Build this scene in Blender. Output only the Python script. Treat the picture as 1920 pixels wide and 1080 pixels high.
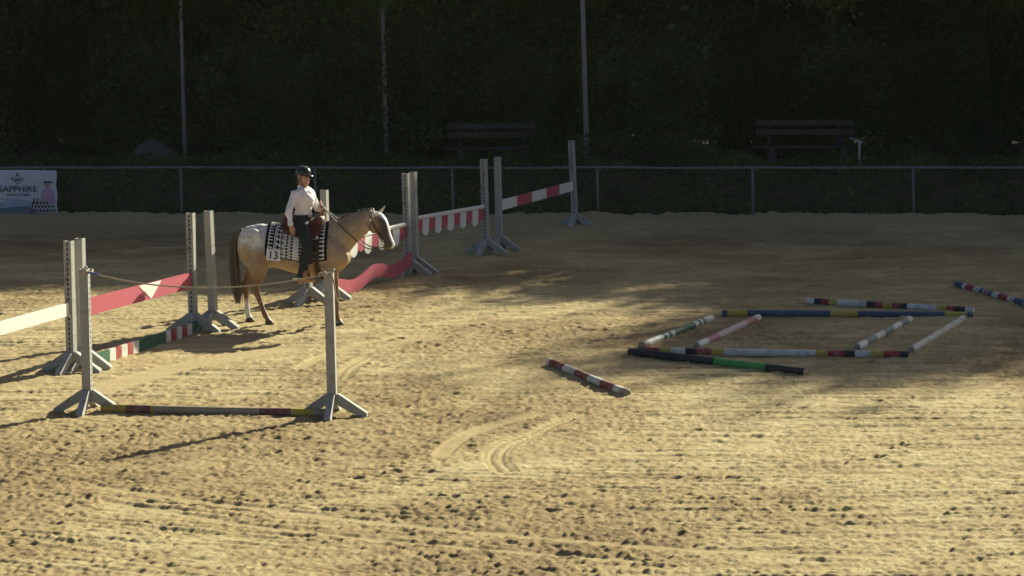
import bpy, bmesh, math, random
import numpy as np
from mathutils import Vector, Matrix
random.seed(7); RNG = np.random.default_rng(7)
R = math.radians
for o in list(bpy.data.objects): bpy.data.objects.remove(o)
SC = bpy.context.scene
COL = SC.collection

# ------------------------------------------------------------------ camera
F, CH = 5000.0, 5.4                      # focal length in px of a 1920 px wide frame, camera height
PITCH = math.atan(639.0 / F)
cd = bpy.data.cameras.new('camera'); cam = bpy.data.objects.new('camera', cd); COL.objects.link(cam)
cam.location = (0, 0, CH); cam.rotation_euler = (math.pi / 2 - PITCH, 0, 0)
cd.sensor_width = 36; cd.lens = 36 * F / 1920; cd.clip_start = 0.1; cd.clip_end = 3000
SC.camera = cam
# ------------------------------------------------------------------ sky, sun, exposure
SUN_EL, SUN_AZ = R(26.0), math.atan2(0.63, 0.78)
w = bpy.data.worlds.new('World'); SC.world = w; w.use_nodes = True
nt = w.node_tree; nt.nodes.clear()
sky = nt.nodes.new('ShaderNodeTexSky'); sky.sky_type = 'NISHITA'; sky.sun_disc = False
sky.sun_elevation = SUN_EL; sky.sun_rotation = SUN_AZ; sky.air_density = 0.48; sky.dust_density = 2.0; sky.ozone_density = 0.3
bg = nt.nodes.new('ShaderNodeBackground'); bg.inputs['Strength'].default_value = 0.05
wo = nt.nodes.new('ShaderNodeOutputWorld')
nt.links.new(sky.outputs[0], bg.inputs[0]); nt.links.new(bg.outputs[0], wo.inputs[0])
sd = bpy.data.lights.new('sun', 'SUN'); sun = bpy.data.objects.new('sun', sd); COL.objects.link(sun)
sd.energy = 5.0; sd.angle = R(0.55); sd.color = (1.0, 0.94, 0.70)
SV = Vector((math.sin(SUN_AZ) * math.cos(SUN_EL), math.cos(SUN_AZ) * math.cos(SUN_EL), math.sin(SUN_EL)))
sun.rotation_euler = (-SV).to_track_quat('-Z', 'Y').to_euler(); sun.location = SV * 60
SC.view_settings.view_transform = 'Standard'; SC.view_settings.look = 'None'
SC.view_settings.gamma = 1; SC.view_settings.use_curve_mapping = False
SC.view_settings.exposure = 1.14

# ------------------------------------------------------------------ pixel -> world helpers
def ray(px, py):
    v = Vector(((px - 960) / F, (540 - py) / F, -1.0))
    s, c = math.sin(PITCH), math.cos(PITCH)
    return Vector((v.x, v.y * s + c, v.y * c - s))
def gnd(px, py, z=0.0):
    d = ray(px, py); t = (z - CH) / d.z
    return Vector((d.x * t, d.y * t, z))
def at(px, py, Y):
    d = ray(px, py); t = Y / d.y
    return Vector((d.x * t, Y, CH + d.z * t))

# ------------------------------------------------------------------ object helpers
def link(o, parent=None):
    COL.objects.link(o)
    if parent: o.parent = parent
    return o
def tag(o, label=None, cat=None, group=None, kind=None):
    if label: o['label'] = label
    if cat: o['category'] = cat
    if group: o['group'] = group
    if kind: o['kind'] = kind
    return o
def empty(name, loc=(0, 0, 0), rz=0.0):
    o = bpy.data.objects.new(name, None); COL.objects.link(o)
    o.location = loc; o.rotation_euler = (0, 0, rz); o.empty_display_size = 0.2
    return o
def mesh_obj(name, me, mats=None, parent=None, smooth=False):
    if mats is not None:
        for m in (mats if isinstance(mats, (list, tuple)) else [mats]): me.materials.append(m)
    if smooth: me.polygons.foreach_set('use_smooth', np.ones(len(me.polygons), dtype=bool))
    return link(bpy.data.objects.new(name, me), parent)
def bm_obj(name, bm, mats, parent=None, smooth=False):
    bmesh.ops.recalc_face_normals(bm, faces=bm.faces)
    me = bpy.data.meshes.new(name); bm.to_mesh(me); bm.free()
    return mesh_obj(name, me, mats, parent, smooth)
def copy_tree(o, parent=None):
    c = o.copy(); COL.objects.link(c); c.parent = parent
    for ch in list(o.children): copy_tree(ch, c)
    return c
def box(bm, size, M, bev=0.0, mi=0):
    r = bmesh.ops.create_cube(bm, size=1.0)
    vs = r['verts']
    for v in vs: v.co = Vector((v.co.x * size[0], v.co.y * size[1], v.co.z * size[2]))
    fs = set(f for v in vs for f in v.link_faces)
    if bev > 0:
        es = set(e for v in vs for e in v.link_edges)
        rr = bmesh.ops.bevel(bm, geom=list(es), offset=bev, segments=1, affect='EDGES')
        vs = list(set(v for f in rr['faces'] for v in f.verts) | set(v for v in vs if v.is_valid))
        fs = set(f for v in vs for f in v.link_faces)
    for v in vs: v.co = M @ v.co
    for f in fs: f.material_index = mi
def beam(bm, a, b, wd, ht, bev=0.004, mi=0, up=Vector((0, 0, 1))):
    a, b = Vector(a), Vector(b); d = b - a; L = d.length; d.normalize()
    s = d.cross(up)
    if s.length < 1e-4: s = d.cross(Vector((0, 1, 0)))
    s.normalize(); u = s.cross(d)
    M = Matrix(((d.x, s.x, u.x, (a.x + b.x) / 2), (d.y, s.y, u.y, (a.y + b.y) / 2), (d.z, s.z, u.z, (a.z + b.z) / 2), (0, 0, 0, 1)))
    box(bm, (L, wd, ht), M, bev, mi)
def extrude(bm, pts, th, y0=0.0, mi=0):
    """polygon in XZ extruded along Y, centred on y0"""
    n = len(pts)
    f = [bm.verts.new((x, y0 - th / 2, z)) for x, z in pts]; b = [bm.verts.new((x, y0 + th / 2, z)) for x, z in pts]
    fs = [bm.faces.new(f), bm.faces.new(b[::-1])]
    for i in range(n):
        j = (i + 1) % n; fs.append(bm.faces.new((f[j], f[i], b[i], b[j])))
    for q in fs: q.material_index = mi
def loft(path, L=(0, 1, 0), n=16, cap=0.45, bm=None):
    """path of (x,y,z,r_lateral,r_sagittal); closed tube with rounded ends"""
    own = bm is None
    if own: bm = bmesh.new()
    P = [Vector(p[:3]) for p in path]; L = Vector(L); rings = []
    N = len(P); T = []
    for i in range(N):
        T.append((P[min(i + 1, N - 1)] - P[max(i - 1, 0)]).normalized())
    full = []
    full.append((P[0] - T[0] * cap * min(path[0][3:5]) * 0.75, T[0], path[0][3] * .62, path[0][4] * .62))
    for i in range(N): full.append((P[i], T[i], path[i][3], path[i][4]))
    full.append((P[-1] + T[-1] * cap * min(path[-1][3:5]) * 0.75, T[-1], path[-1][3] * .62, path[-1][4] * .62))
    for p, t, ra, rb in full:
        lat = L - t * L.dot(t)
        if lat.length < 1e-3: lat = Vector((1, 0, 0)) - t * t.x
        lat.normalize(); sg = t.cross(lat)
        rings.append([bm.verts.new(p + lat * ra * math.cos(a) + sg * rb * math.sin(a)) for a in [2 * math.pi * k / n for k in range(n)]])
    for i in range(len(rings) - 1):
        for k in range(n):
            bm.faces.new((rings[i][k], rings[i][(k + 1) % n], rings[i + 1][(k + 1) % n], rings[i + 1][k]))
    a = bm.verts.new(P[0] - T[0] * cap * min(path[0][3:5])); b = bm.verts.new(P[-1] + T[-1] * cap * min(path[-1][3:5]))
    for k in range(n):
        bm.faces.new((a, rings[0][(k + 1) % n], rings[0][k])); bm.faces.new((b, rings[-1][k], rings[-1][(k + 1) % n]))
    return bm
def catmull(pts, sub=6):
    P = [np.array(p, float) for p in pts]; out = []
    for i in range(len(P) - 1):
        p0 = P[max(i - 1, 0)]; p1 = P[i]; p2 = P[i + 1]; p3 = P[min(i + 2, len(P) - 1)]
        for k in range(sub):
            t = k / sub
            out.append(tuple(0.5 * ((2 * p1) + (-p0 + p2) * t + (2 * p0 - 5 * p1 + 4 * p2 - p3) * t * t + (-p0 + 3 * p1 - 3 * p2 + p3) * t ** 3)))
    out.append(tuple(P[-1])); return out
def tube(pts, r, n=8, bm=None, sub=6):
    return loft([(p[0], p[1], p[2], r, r) for p in catmull(pts, sub)], L=(0.31, 0.2, 0.93), n=n, bm=bm)
def ellipsoid(bm, c, r, seg=20, rings=12, M=None):
    q = bmesh.ops.create_uvsphere(bm, u_segments=seg, v_segments=rings, radius=1.0)
    for v in q['verts']:
        p = Vector((v.co.x * r[0], v.co.y * r[1], v.co.z * r[2]))
        if M is not None: p = M @ p
        v.co = p + Vector(c)
    return q['verts']
def remesh(name, bm, vox, smooth=6, fac=0.5):
    bmesh.ops.recalc_face_normals(bm, faces=bm.faces)
    me = bpy.data.meshes.new('tmp'); bm.to_mesh(me); bm.free()
    o = bpy.data.objects.new('tmp', me); COL.objects.link(o)
    m = o.modifiers.new('r', 'REMESH'); m.mode = 'VOXEL'; m.voxel_size = vox; m.adaptivity = 0
    if smooth:
        s = o.modifiers.new('s', 'SMOOTH'); s.factor = fac; s.iterations = smooth
    bpy.context.view_layer.update()
    dg = bpy.context.evaluated_depsgraph_get()
    out = bpy.data.meshes.new_from_object(o.evaluated_get(dg), depsgraph=dg)
    bpy.data.objects.remove(o); bpy.data.meshes.remove(me); out.name = name
    return out
def mesh_np(name, V, Q):
    """quad mesh from numpy"""
    me = bpy.data.meshes.new(name); n = len(Q)
    me.vertices.add(len(V)); me.vertices.foreach_set('co', np.ascontiguousarray(V, dtype=np.float32).ravel())
    me.loops.add(n * 4); me.loops.foreach_set('vertex_index', np.ascontiguousarray(Q, dtype=np.int32).ravel())
    me.polygons.add(n); me.polygons.foreach_set('loop_start', np.arange(0, n * 4, 4, dtype=np.int32))
    me.polygons.foreach_set('loop_total', np.full(n, 4, dtype=np.int32))
    me.update(calc_edges=True); return me

# ------------------------------------------------------------------ materials
def new_mat(name):
    m = bpy.data.materials.new(name); m.use_nodes = True; t = m.node_tree; t.nodes.clear()
    out = t.nodes.new('ShaderNodeOutputMaterial'); b = t.nodes.new('ShaderNodeBsdfPrincipled')
    t.links.new(b.outputs[0], out.inputs[0]); return m, t, b
def N(t, kind, **kw):
    n = t.nodes.new(kind)
    for k, v in kw.items():
        if k in n.inputs: n.inputs[k].default_value = v
        else: setattr(n, k, v)
    return n
def noise(t, scale, detail=4, rough=0.6, coord='Object', stretch=None):
    tc = N(t, 'ShaderNodeTexCoord'); n = N(t, 'ShaderNodeTexNoise', Scale=scale, Detail=detail, Roughness=rough)
    if stretch:
        mp = N(t, 'ShaderNodeMapping'); mp.inputs['Scale'].default_value = stretch
        t.links.new(tc.outputs[coord], mp.inputs[0]); t.links.new(mp.outputs[0], n.inputs['Vector'])
    else: t.links.new(tc.outputs[coord], n.inputs['Vector'])
    return n
def ramp(t, src, stops):
    r = N(t, 'ShaderNodeValToRGB'); e = r.color_ramp.elements
    while len(e) > 1: e.remove(e[-1])
    e[0].position = stops[0][0]; e[0].color = (*stops[0][1], 1)
    for p, c in stops[1:]:
        q = e.new(p); q.color = (*c, 1)
    t.links.new(src, r.inputs[0]); return r
def bump(t, b, src, strength, dist=0.01):
    n = N(t, 'ShaderNodeBump', Strength=strength, Distance=dist); t.links.new(src, n.inputs['Height']); t.links.new(n.outputs[0], b.inputs['Normal'])
def surf(name, c, rough=0.6, var=0.18, scale=8, metal=0.0, bmp=0.15, bscale=60, stretch=None, spec=0.4):
    m, t, b = new_mat(name)
    n = noise(t, scale, 5, 0.65, stretch=stretch)
    lo = tuple(x * (1 - var) for x in c); hi = tuple(min(1, x * (1 + var)) for x in c)
    r = ramp(t, n.outputs[0], [(0.3, lo), (0.7, hi)])
    t.links.new(r.outputs[0], b.inputs['Base Color']); b.inputs['Roughness'].default_value = rough; b.inputs['Metallic'].default_value = metal
    b.inputs['Specular IOR Level'].default_value = spec
    if bmp:
        n2 = noise(t, bscale, 4); bump(t, b, n2.outputs[0], bmp, 0.01)
    return m
def paint(name, c, wear=0.42, under=(0.30, 0.25, 0.18), rough=0.55):
    """weathered paint on wood: scuffed through and dusty"""
    m, t, b = new_mat(name)
    n = noise(t, 5.5, 7, 0.72); n2 = noise(t, 30, 4, 0.6)
    ad = N(t, 'ShaderNodeMath', operation='MULTIPLY_ADD'); t.links.new(n2.outputs[0], ad.inputs[0]); ad.inputs[1].default_value = 0.35; t.links.new(n.outputs[0], ad.inputs[2])
    d = tuple(x * 0.78 for x in c)
    mid = tuple(c[i] * 0.75 + under[i] * 0.25 for i in range(3))
    r = ramp(t, ad.outputs[0], [(wear - 0.10, under), (wear, mid), (wear + 0.08, c), (0.80, c), (0.95, d)])
    t.links.new(r.outputs[0], b.inputs['Base Color']); b.inputs['Roughness'].default_value = rough; b.inputs['Specular IOR Level'].default_value = 0.3
    bump(t, b, n2.outputs[0], 0.25, 0.006); return m
M = {}
M['white'] = paint('white_paint', (0.62, 0.62, 0.57), 0.64, (0.34, 0.32, 0.27))
M['clean_white'] = paint('clean_white_paint', (0.68, 0.68, 0.63), 0.5, (0.5, 0.48, 0.42))
M['red'] = paint('red_paint', (0.30, 0.035, 0.045), 0.6)
M['rosered'] = paint('rose_red_paint', (0.42, 0.085, 0.12), 0.54, (0.44, 0.20, 0.20))
M['maroon'] = paint('maroon_paint', (0.20, 0.035, 0.045), 0.64)
M['pink'] = paint('faded_pink_paint', (0.36, 0.17, 0.18), 0.5, (0.38, 0.31, 0.26))
M['yellow'] = paint('yellow_paint', (0.46, 0.36, 0.06), 0.62)
M['green'] = paint('green_paint', (0.04, 0.12, 0.075), 0.52)
M['bright_green'] = paint('bright_green_paint', (0.06, 0.30, 0.075), 0.48)
M['black'] = paint('black_paint', (0.025, 0.028, 0.032), 0.56, (0.13, 0.115, 0.09))
M['blue'] = paint('blue_paint', (0.05, 0.08, 0.155), 0.62, (0.16, 0.17, 0.17))
M['grey'] = paint('grey_paint', (0.16, 0.20, 0.205), 0.5, (0.24, 0.25, 0.24))
M['palewood'] = paint('pale_green_white_paint', (0.46, 0.48, 0.42), 0.62)
M['rawwood'] = paint('raw_grey_wood', (0.33, 0.275, 0.20), 0.58, (0.22, 0.175, 0.125))
M['standard'] = paint('weathered_grey_standard', (0.345, 0.35, 0.325), 0.60, (0.20, 0.19, 0.16), 0.62)
M['hole'] = surf('channel_interior', (0.04, 0.04, 0.042), 0.8, 0.1, 8, 0, 0)
M['zinc'] = surf('galvanised_steel', (0.34, 0.36, 0.38), 0.45, 0.15, 10, 0.6, 0.05)
M['rail'] = surf('dull_galvanised_rail', (0.16, 0.175, 0.18), 0.6, 0.2, 5, 0.1, 0.05)
M['mast'] = surf('dull_mast_steel', (0.24, 0.245, 0.23), 0.6, 0.2, 4, 0.1, 0.05)
M['rope'] = surf('hemp_rope', (0.40, 0.34, 0.26), 0.9, 0.2, 40, 0, 0.6, 120)
M['tape'] = surf('blue_tape', (0.08, 0.13, 0.38), 0.6, 0.2, 40, 0, 0)
M['leather'] = surf('brown_leather', (0.115, 0.038, 0.022), 0.45, 0.3, 14, 0, 0.2, 90)
M['darkleather'] = surf('dark_leather', (0.045, 0.02, 0.013), 0.5, 0.3, 20, 0, 0.2, 90)
M['tanleather'] = surf('tan_leather', (0.40, 0.22, 0.08), 0.5, 0.25, 14, 0, 0.2, 90)
M['silver'] = surf('polished_silver', (0.72, 0.70, 0.66), 0.25, 0.1, 10, 0.9, 0)
M['shirt'] = surf('white_shirt_cotton', (0.80, 0.77, 0.80), 0.85, 0.03, 10, 0, 0.3, 30)
M['jeans'] = surf('charcoal_riding_trousers', (0.022, 0.026, 0.028), 0.85, 0.25, 20, 0, 0.3, 40)
M['skin'] = surf('skin', (0.50, 0.27, 0.19), 0.5, 0.08, 14, 0, 0.05)
M['hair'] = surf('dark_brown_hair', (0.035, 0.02, 0.013), 0.6, 0.3, 40, 0, 0.3, 80)
M['helmet'] = surf('glossy_dark_helmet', (0.022, 0.03, 0.03), 0.22, 0.15, 8, 0, 0, spec=0.6)
M['eye'] = surf('dark_eye', (0.012, 0.008, 0.006), 0.1, 0.1, 8, 0, 0, spec=0.7)
M['lips'] = surf('lips', (0.36, 0.12, 0.10), 0.5, 0.05, 8, 0, 0)
M['hoofwall'] = surf('hoof_horn', (0.10, 0.075, 0.05), 0.6, 0.3, 20, 0, 0.1)
M['tail'] = surf('brown_horse_hair', (0.15, 0.115, 0.085), 0.6, 0.45, 30, 0, 0.2, 80)
M['mane'] = surf('dark_horse_hair', (0.055, 0.035, 0.022), 0.6, 0.4, 30, 0, 0.2, 80)
M['card'] = surf('white_card', (0.72, 0.72, 0.78), 0.6, 0.03, 8, 0, 0)
M['ink'] = surf('black_ink', (0.02, 0.02, 0.03), 0.6, 0.1, 8, 0, 0)
M['cardblue'] = surf('pale_blue_print', (0.35, 0.42, 0.62), 0.6, 0.05, 8, 0, 0)
M['vinyl'] = surf('banner_vinyl', (0.60, 0.60, 0.66), 0.55, 0.07, 1.5, 0, 0.1, 3)
M['vinylblue'] = surf('print_pale_blue', (0.34, 0.42, 0.52), 0.55, 0.1, 3, 0, 0)
M['vinyldark'] = surf('print_slate_blue', (0.30, 0.35, 0.42), 0.55, 0.15, 3, 0, 0)
M['vinylpink'] = surf('print_lilac_pink', (0.50, 0.32, 0.46), 0.55, 0.08, 3, 0, 0)
M['vinylgrey'] = surf('print_grey', (0.42, 0.41, 0.42), 0.55, 0.08, 3, 0, 0)
M['vinylslate'] = surf('print_dark_slate', (0.14, 0.17, 0.21), 0.55, 0.1, 3, 0, 0)
M['vinylface'] = surf('print_beige', (0.36, 0.28, 0.26), 0.55, 0.08, 3, 0, 0)
M['vinylblack'] = surf('print_black', (0.035, 0.035, 0.05), 0.55, 0.1, 3, 0, 0)
M['benchwood'] = surf('dark_bench_wood', (0.03, 0.028, 0.028), 0.7, 0.25, 5, 0, 0.3, 30, (0.2, 1, 1))
M['concrete'] = surf('dark_concrete', (0.06, 0.06, 0.058), 0.85, 0.2, 6, 0, 0.3, 30)
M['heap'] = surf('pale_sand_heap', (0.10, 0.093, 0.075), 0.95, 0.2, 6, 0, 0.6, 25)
M['bark'] = surf('bark', (0.085, 0.062, 0.045), 0.95, 0.3, 9, 0, 0.8, 18, (1, 1, 0.3))
def leaf_mat(name, lo, hi, trans=0.35):
    m = bpy.data.materials.new(name); m.use_nodes = True; t = m.node_tree; t.nodes.clear()
    out = N(t, 'ShaderNodeOutputMaterial'); g = N(t, 'ShaderNodeNewGeometry')
    r = ramp(t, g.outputs['Random Per Island'], [(0.0, lo), (0.75, hi), (1.0, tuple(x * 1.35 for x in hi))])
    d = N(t, 'ShaderNodeBsdfDiffuse'); tr = N(t, 'ShaderNodeBsdfTranslucent'); mx = N(t, 'ShaderNodeMixShader', Fac=trans)
    oi = N(t, 'ShaderNodeObjectInfo'); nz_ = noise(t, 0.9, 3, .5); mr = N(t, 'ShaderNodeMapRange'); mr.inputs['From Min'].default_value = .3; mr.inputs['From Max'].default_value = .7; mr.inputs['To Min'].default_value = .55; mr.inputs['To Max'].default_value = 1.3
    t.links.new(nz_.outputs[0], mr.inputs[0]); mo = N(t, 'ShaderNodeMapRange'); mo.inputs['To Min'].default_value = .55; mo.inputs['To Max'].default_value = 1.35; t.links.new(oi.outputs['Random'], mo.inputs[0])
    mm = N(t, 'ShaderNodeMath', operation='MULTIPLY'); t.links.new(mr.outputs[0], mm.inputs[0]); t.links.new(mo.outputs[0], mm.inputs[1])
    hv = N(t, 'ShaderNodeHueSaturation'); t.links.new(mm.outputs[0], hv.inputs['Value']); t.links.new(r.outputs[0], hv.inputs['Color']); r = hv
    t.links.new(r.outputs[0], d.inputs[0]); t.links.new(r.outputs[0], tr.inputs[0])
    t.links.new(d.outputs[0], mx.inputs[1]); t.links.new(tr.outputs[0], mx.inputs[2]); t.links.new(mx.outputs[0], out.inputs[0]); return m
M['leaf'] = leaf_mat('tree_leaves', (0.046, 0.082, 0.030), (0.10, 0.15, 0.05), 0.38)
M['leaf2'] = leaf_mat('shrub_leaves', (0.042, 0.075, 0.030), (0.092, 0.14, 0.05), 0.38)
M['leaf3'] = leaf_mat('overhanging_leaves', (0.05, 0.085, 0.022), (0.10, 0.145, 0.04), 0.38)
M['cover'] = leaf_mat('bank_leaves', (0.06, 0.10, 0.036), (0.12, 0.175, 0.06), 0.3)

# ------------------------------------------------------------------ numpy noise
def vn(x, y, seed=0):
    xi = np.floor(x); yi = np.floor(y); fx = x - xi; fy = y - yi
    xi = xi.astype(np.int64); yi = yi.astype(np.int64)
    def h(a, b):
        k = (a * 374761393 + b * 668265263 + seed * 974634777) & 0xffffffff
        k = ((k ^ (k >> 13)) * 1274126177) & 0xffffffff
        k = ((k ^ (k >> 16)) * 2246822519) & 0xffffffff
        return ((k ^ (k >> 15)) & 0xffffff) / float(0xffffff)
    u = fx * fx * (3 - 2 * fx); v = fy * fy * (3 - 2 * fy)
    return (h(xi, yi) * (1 - u) + h(xi + 1, yi) * u) * (1 - v) + (h(xi, yi + 1) * (1 - u) + h(xi + 1, yi + 1) * u) * v
def fbm(x, y, seed=0, o=4):
    s = 0; a = 0.5; n = 0
    for k in range(o):
        s = s + a * vn(x * 2 ** k, y * 2 ** k, seed + 11 * k); n += a; a *= 0.55
    return s / n
def sstep(a, b, x):
    t = np.clip((x - a) / (b - a), 0, 1); return t * t * (3 - 2 * t)

# ================================================================== SETTING
# ---- arena sand: one displaced sheet, denser where it matters
NR, NC = 1060, 760
tt = np.linspace(0, 1, NR)
Yr = 18.6 * (53.85 / 18.6) ** tt
uu = np.linspace(-1, 1, NC)
HW = 2.6 + 0.215 * Yr
X = uu[None, :] * HW[:, None]; Y = np.repeat(Yr[:, None], NC, 1)
churn = fbm(X / 2.6 + 5, Y / 3.4, 3, 4)
churn = 0.85 * sstep(0.38, 0.68, churn + 0.10 * sstep(1.5, -4.0, X) * sstep(34, 27, Y) - 0.07 * sstep(0.5, 3.5, X) * sstep(36, 30, Y))
g = np.where(X < 0, -0.0, 0) - 0.34 * (np.log1p(np.exp(-(X + 0.5) * 1.1)) / 1.1) * -1.0
ph = Y - g * sstep(33, 27, Y) + 0.5 * (fbm(X / 5, Y / 5, 21, 2) - 0.5)
lines = sstep(0.45, 0.85, fbm(X / 2.2, ph / 0.13, 31, 2)) * 0.6 + fbm(X / 1.1, ph / 0.07, 33, 2) - 0.5
linesB = np.sin(ph * 2 * math.pi / 0.17 + 2.5 * fbm(X / 2, Y / 2, 35, 2)) * 0.35 - 0.36 * sstep(0.45, 0.95, np.sin(ph * 2 * math.pi / 0.33 + 3.0 * fbm(X / 5, Y / 3, 36, 2))) * sstep(0.25, 0.65, vn(X / 0.9, ph / 0.33, 38))
lmask = (1 - 0.6 * churn) * sstep(0.25, 0.55, fbm(X / 4.5, Y / 2.2, 37, 3) + 0.14 * sstep(-1, 2.5, X) + 0.10 * sstep(28, 25, Y))
H = 0.020 * (fbm(X / 1.8, Y / 1.8, 41, 3) - 0.5)
H += 0.029 * lmask * (lines + linesB * 0.6)
damp = 0.55 * churn + 0.45 * sstep(0.45, 0.7, fbm(X / 0.7, Y / 0.5, 61, 3)) * (0.35 + 0.65 * churn) - 0.25 * lmask * sstep(0.0, 0.4, lines)
warp = 1.1 * (vn(X / 0.06, Y / 0.08, 71) - 0.5) + 0.5 * (vn(X / 0.025, Y / 0.05, 72) - 0.5)
# hoof prints
def stamp(x, y, r, depth, rim=0.4):
    i0, i1 = np.searchsorted(Yr, [y - 2.2 * r, y + 2.2 * r])
    if i1 - i0 < 2 or i0 >= NR: return
    hw = HW[(i0 + i1) // 2 if (i0 + i1) // 2 < NR else NR - 1]
    j0 = int(((x - 2.2 * r) / hw + 1) / 2 * (NC - 1)) - 1; j1 = int(((x + 2.2 * r) / hw + 1) / 2 * (NC - 1)) + 2
    j0 = max(j0, 0); j1 = min(j1, NC)
    if j1 - j0 < 2: return
    s = (slice(i0, i1), slice(j0, j1))
    d = np.maximum(0, np.sqrt(((X[s] - x) / 1.25) ** 2 + (Y[s] - y) ** 2) / r + warp[s])
    H[s] += depth * (-np.exp(-(d / 0.8) ** 4) + rim * np.exp(-((d - 1.35) / 0.4) ** 2))
    damp[s] += 0.30 * np.exp(-(d / 0.9) ** 4)
for k in range(1500):
    y = 19 + 33 * RNG.random() ** 1.25; x = (RNG.random() * 2 - 1) * (1.5 + 0.21 * y)
    c = float(fbm(np.array([x / 2.6 + 5]), np.array([y / 3.4]), 3, 4)[0])
    if RNG.random() > 0.10 + 2.6 * max(0, c - 0.42) + (0.22 if x < 0 else 0): continue
    stamp(x, y, 0.045 + 0.04 * RNG.random(), 0.006 + 0.013 * RNG.random() ** 1.6, 0.3 + 0.5 * RNG.random())
# hoof trail round the poles and through the gate
for (a, b, n) in (((640, 715), (680, 650), 5), ((980, 640), (700, 640), 16), ((1400, 625), (1650, 635), 22), ((660, 600), (980, 625), 26), ((430, 660), (620, 620), 16), ((60, 800), (560, 830), 22), ((600, 930), (1000, 800), 16)):
    for k in range(n):
        f_ = (k + RNG.random() * 0.8) / n; p = gnd(a[0] + (b[0] - a[0]) * f_ + RNG.normal(0, 14), a[1] + (b[1] - a[1]) * f_ + RNG.normal(0, 8))
        stamp(p.x, p.y, 0.05 + 0.025 * RNG.random(), 0.018, 0.6)
cl = fbm(X / 0.22, Y / 0.14, 51, 3)
H += (0.006 + 0.012 * churn) * (cl - 0.5) + (0.020 + 0.018 * churn) * (vn(X / 0.05, Y / 0.055, 53) - 0.5) + (0.018 + 0.008 * churn) * (vn(X / 0.027, Y / 0.04, 55) - 0.5)
clod = sstep(0.70, 0.86, vn(X / 0.10, Y / 0.11, 57) + 0.5 * warp * 0.3) * sstep(0.4, 0.8, vn(X / 0.9, Y / 0.9, 58))
H += 0.010 * clod * (0.25 + 0.75 * churn)
flatp = sstep(0.60, 0.72, fbm(X / 0.55, Y / 0.30, 65, 3))
damp += 0.35 * clod * churn - 0.35 * flatp * (1 - 0.5 * churn) + 0.30 * (vn(X / 0.05, Y / 0.09, 67) - 0.5)
H = H * (1 - 0.35 * flatp)
# tyre arcs of the tractor
def track(pix, wid, depth, tread=True):
    global H, damp
    P = catmull([tuple(gnd(*p)) for p in pix], 10); D = np.full(X.shape, 9.0); S = np.zeros(X.shape); acc = 0
    for a, b in zip(P[:-1], P[1:]):
        ax, ay = a[0], a[1]; dx, dy = b[0] - ax, b[1] - ay; L2 = dx * dx + dy * dy + 1e-9; L = math.sqrt(L2)
        t_ = np.clip(((X - ax) * dx + (Y - ay) * dy) / L2, 0, 1)
        d = np.hypot(X - ax - t_ * dx, Y - ay - t_ * dy); m = d < D; D[m] = d[m]; S[m] = acc + t_[m] * L; acc += L
    mk = sstep(wid, wid * 0.75, D)
    base = 0.010 * (fbm(X / 0.6, Y / 0.6, 77, 2) - 0.5) - depth + depth * 1.6 * np.exp(-((D - wid * 1.1) / (wid * 0.25)) ** 2)
    if tread: base = base + 0.010 * np.sin(D * 2 * math.pi / (wid * 0.5)) + 0.006 * np.sin(S * 2 * math.pi / 0.13)
    H = H * (1 - 0.85 * mk) + base * mk; damp = damp * (1 - 0.7 * mk) - 0.12 * mk
track([(828, 852), (862, 822), (920, 798), (1010, 775)], 0.13, 0.012, False)
track([(948, 884), (930, 858), (948, 832), (1000, 812)], 0.16, 0.018)
track([(1000, 812), (1040, 792), (1090, 775)], 0.12, 0.02)
track([(640, 712), (655, 690), (690, 670)], 0.14, 0.02)
track([(180, 735), (330, 690), (520, 655)], 0.30, 0.006, False)
track([(1060, 546), (1300, 522), (1600, 512), (1930, 515)], 0.16, 0.03)
track([(880, 560), (1150, 530), (1500, 492), (1930, 486)], 0.16, 0.025)
track([(180, 912), (420, 945), (700, 978), (960, 1003), (1300, 1030), (1700, 1046)], 0.10, 0.012, False)
track([(200, 940), (480, 985), (800, 1020), (1200, 1052)], 0.08, 0.012, False)
track([(760, 610), (1000, 585), (1180, 574)], 0.10, 0.012, False)
track([(560, 690), (640, 655), (760, 628)], 0.10, 0.012, False)
# sand heaped along the poles where they have been rolled and trodden in
POLES_PX = [((1030, 686), (1176, 744)), ((1180, 667), (1510, 704)), ((1197, 666), (1703, 671)), ((1203, 655), (1333, 602)), ((1306, 654), (1422, 602)), ((1607, 659), (1706, 604)), ((1708, 664), (1805, 603)), ((1354, 594), (1824, 597)), ((1513, 571), (1826, 588)), ((1793, 538), (1945, 582)), ((190, 774), (612, 781))]
for a, b in POLES_PX:
    a = gnd(*a); b = gnd(*b); dx, dy = b.x - a.x, b.y - a.y
    t_ = np.clip(((X - a.x) * dx + (Y - a.y) * dy) / (dx * dx + dy * dy), 0, 1); D = np.hypot(X - a.x - t_ * dx, Y - a.y - t_ * dy)
    k_ = np.exp(-((D - 0.05) / 0.07) ** 2) * (D < .4); H += k_ * (0.012 + 0.05 * np.maximum(0, fbm(X / 0.35, Y / 0.35, 87, 3) - 0.38)); damp += 0.25 * k_ * (fbm(X / 0.25, Y / 0.25, 88, 2) - .3)
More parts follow.
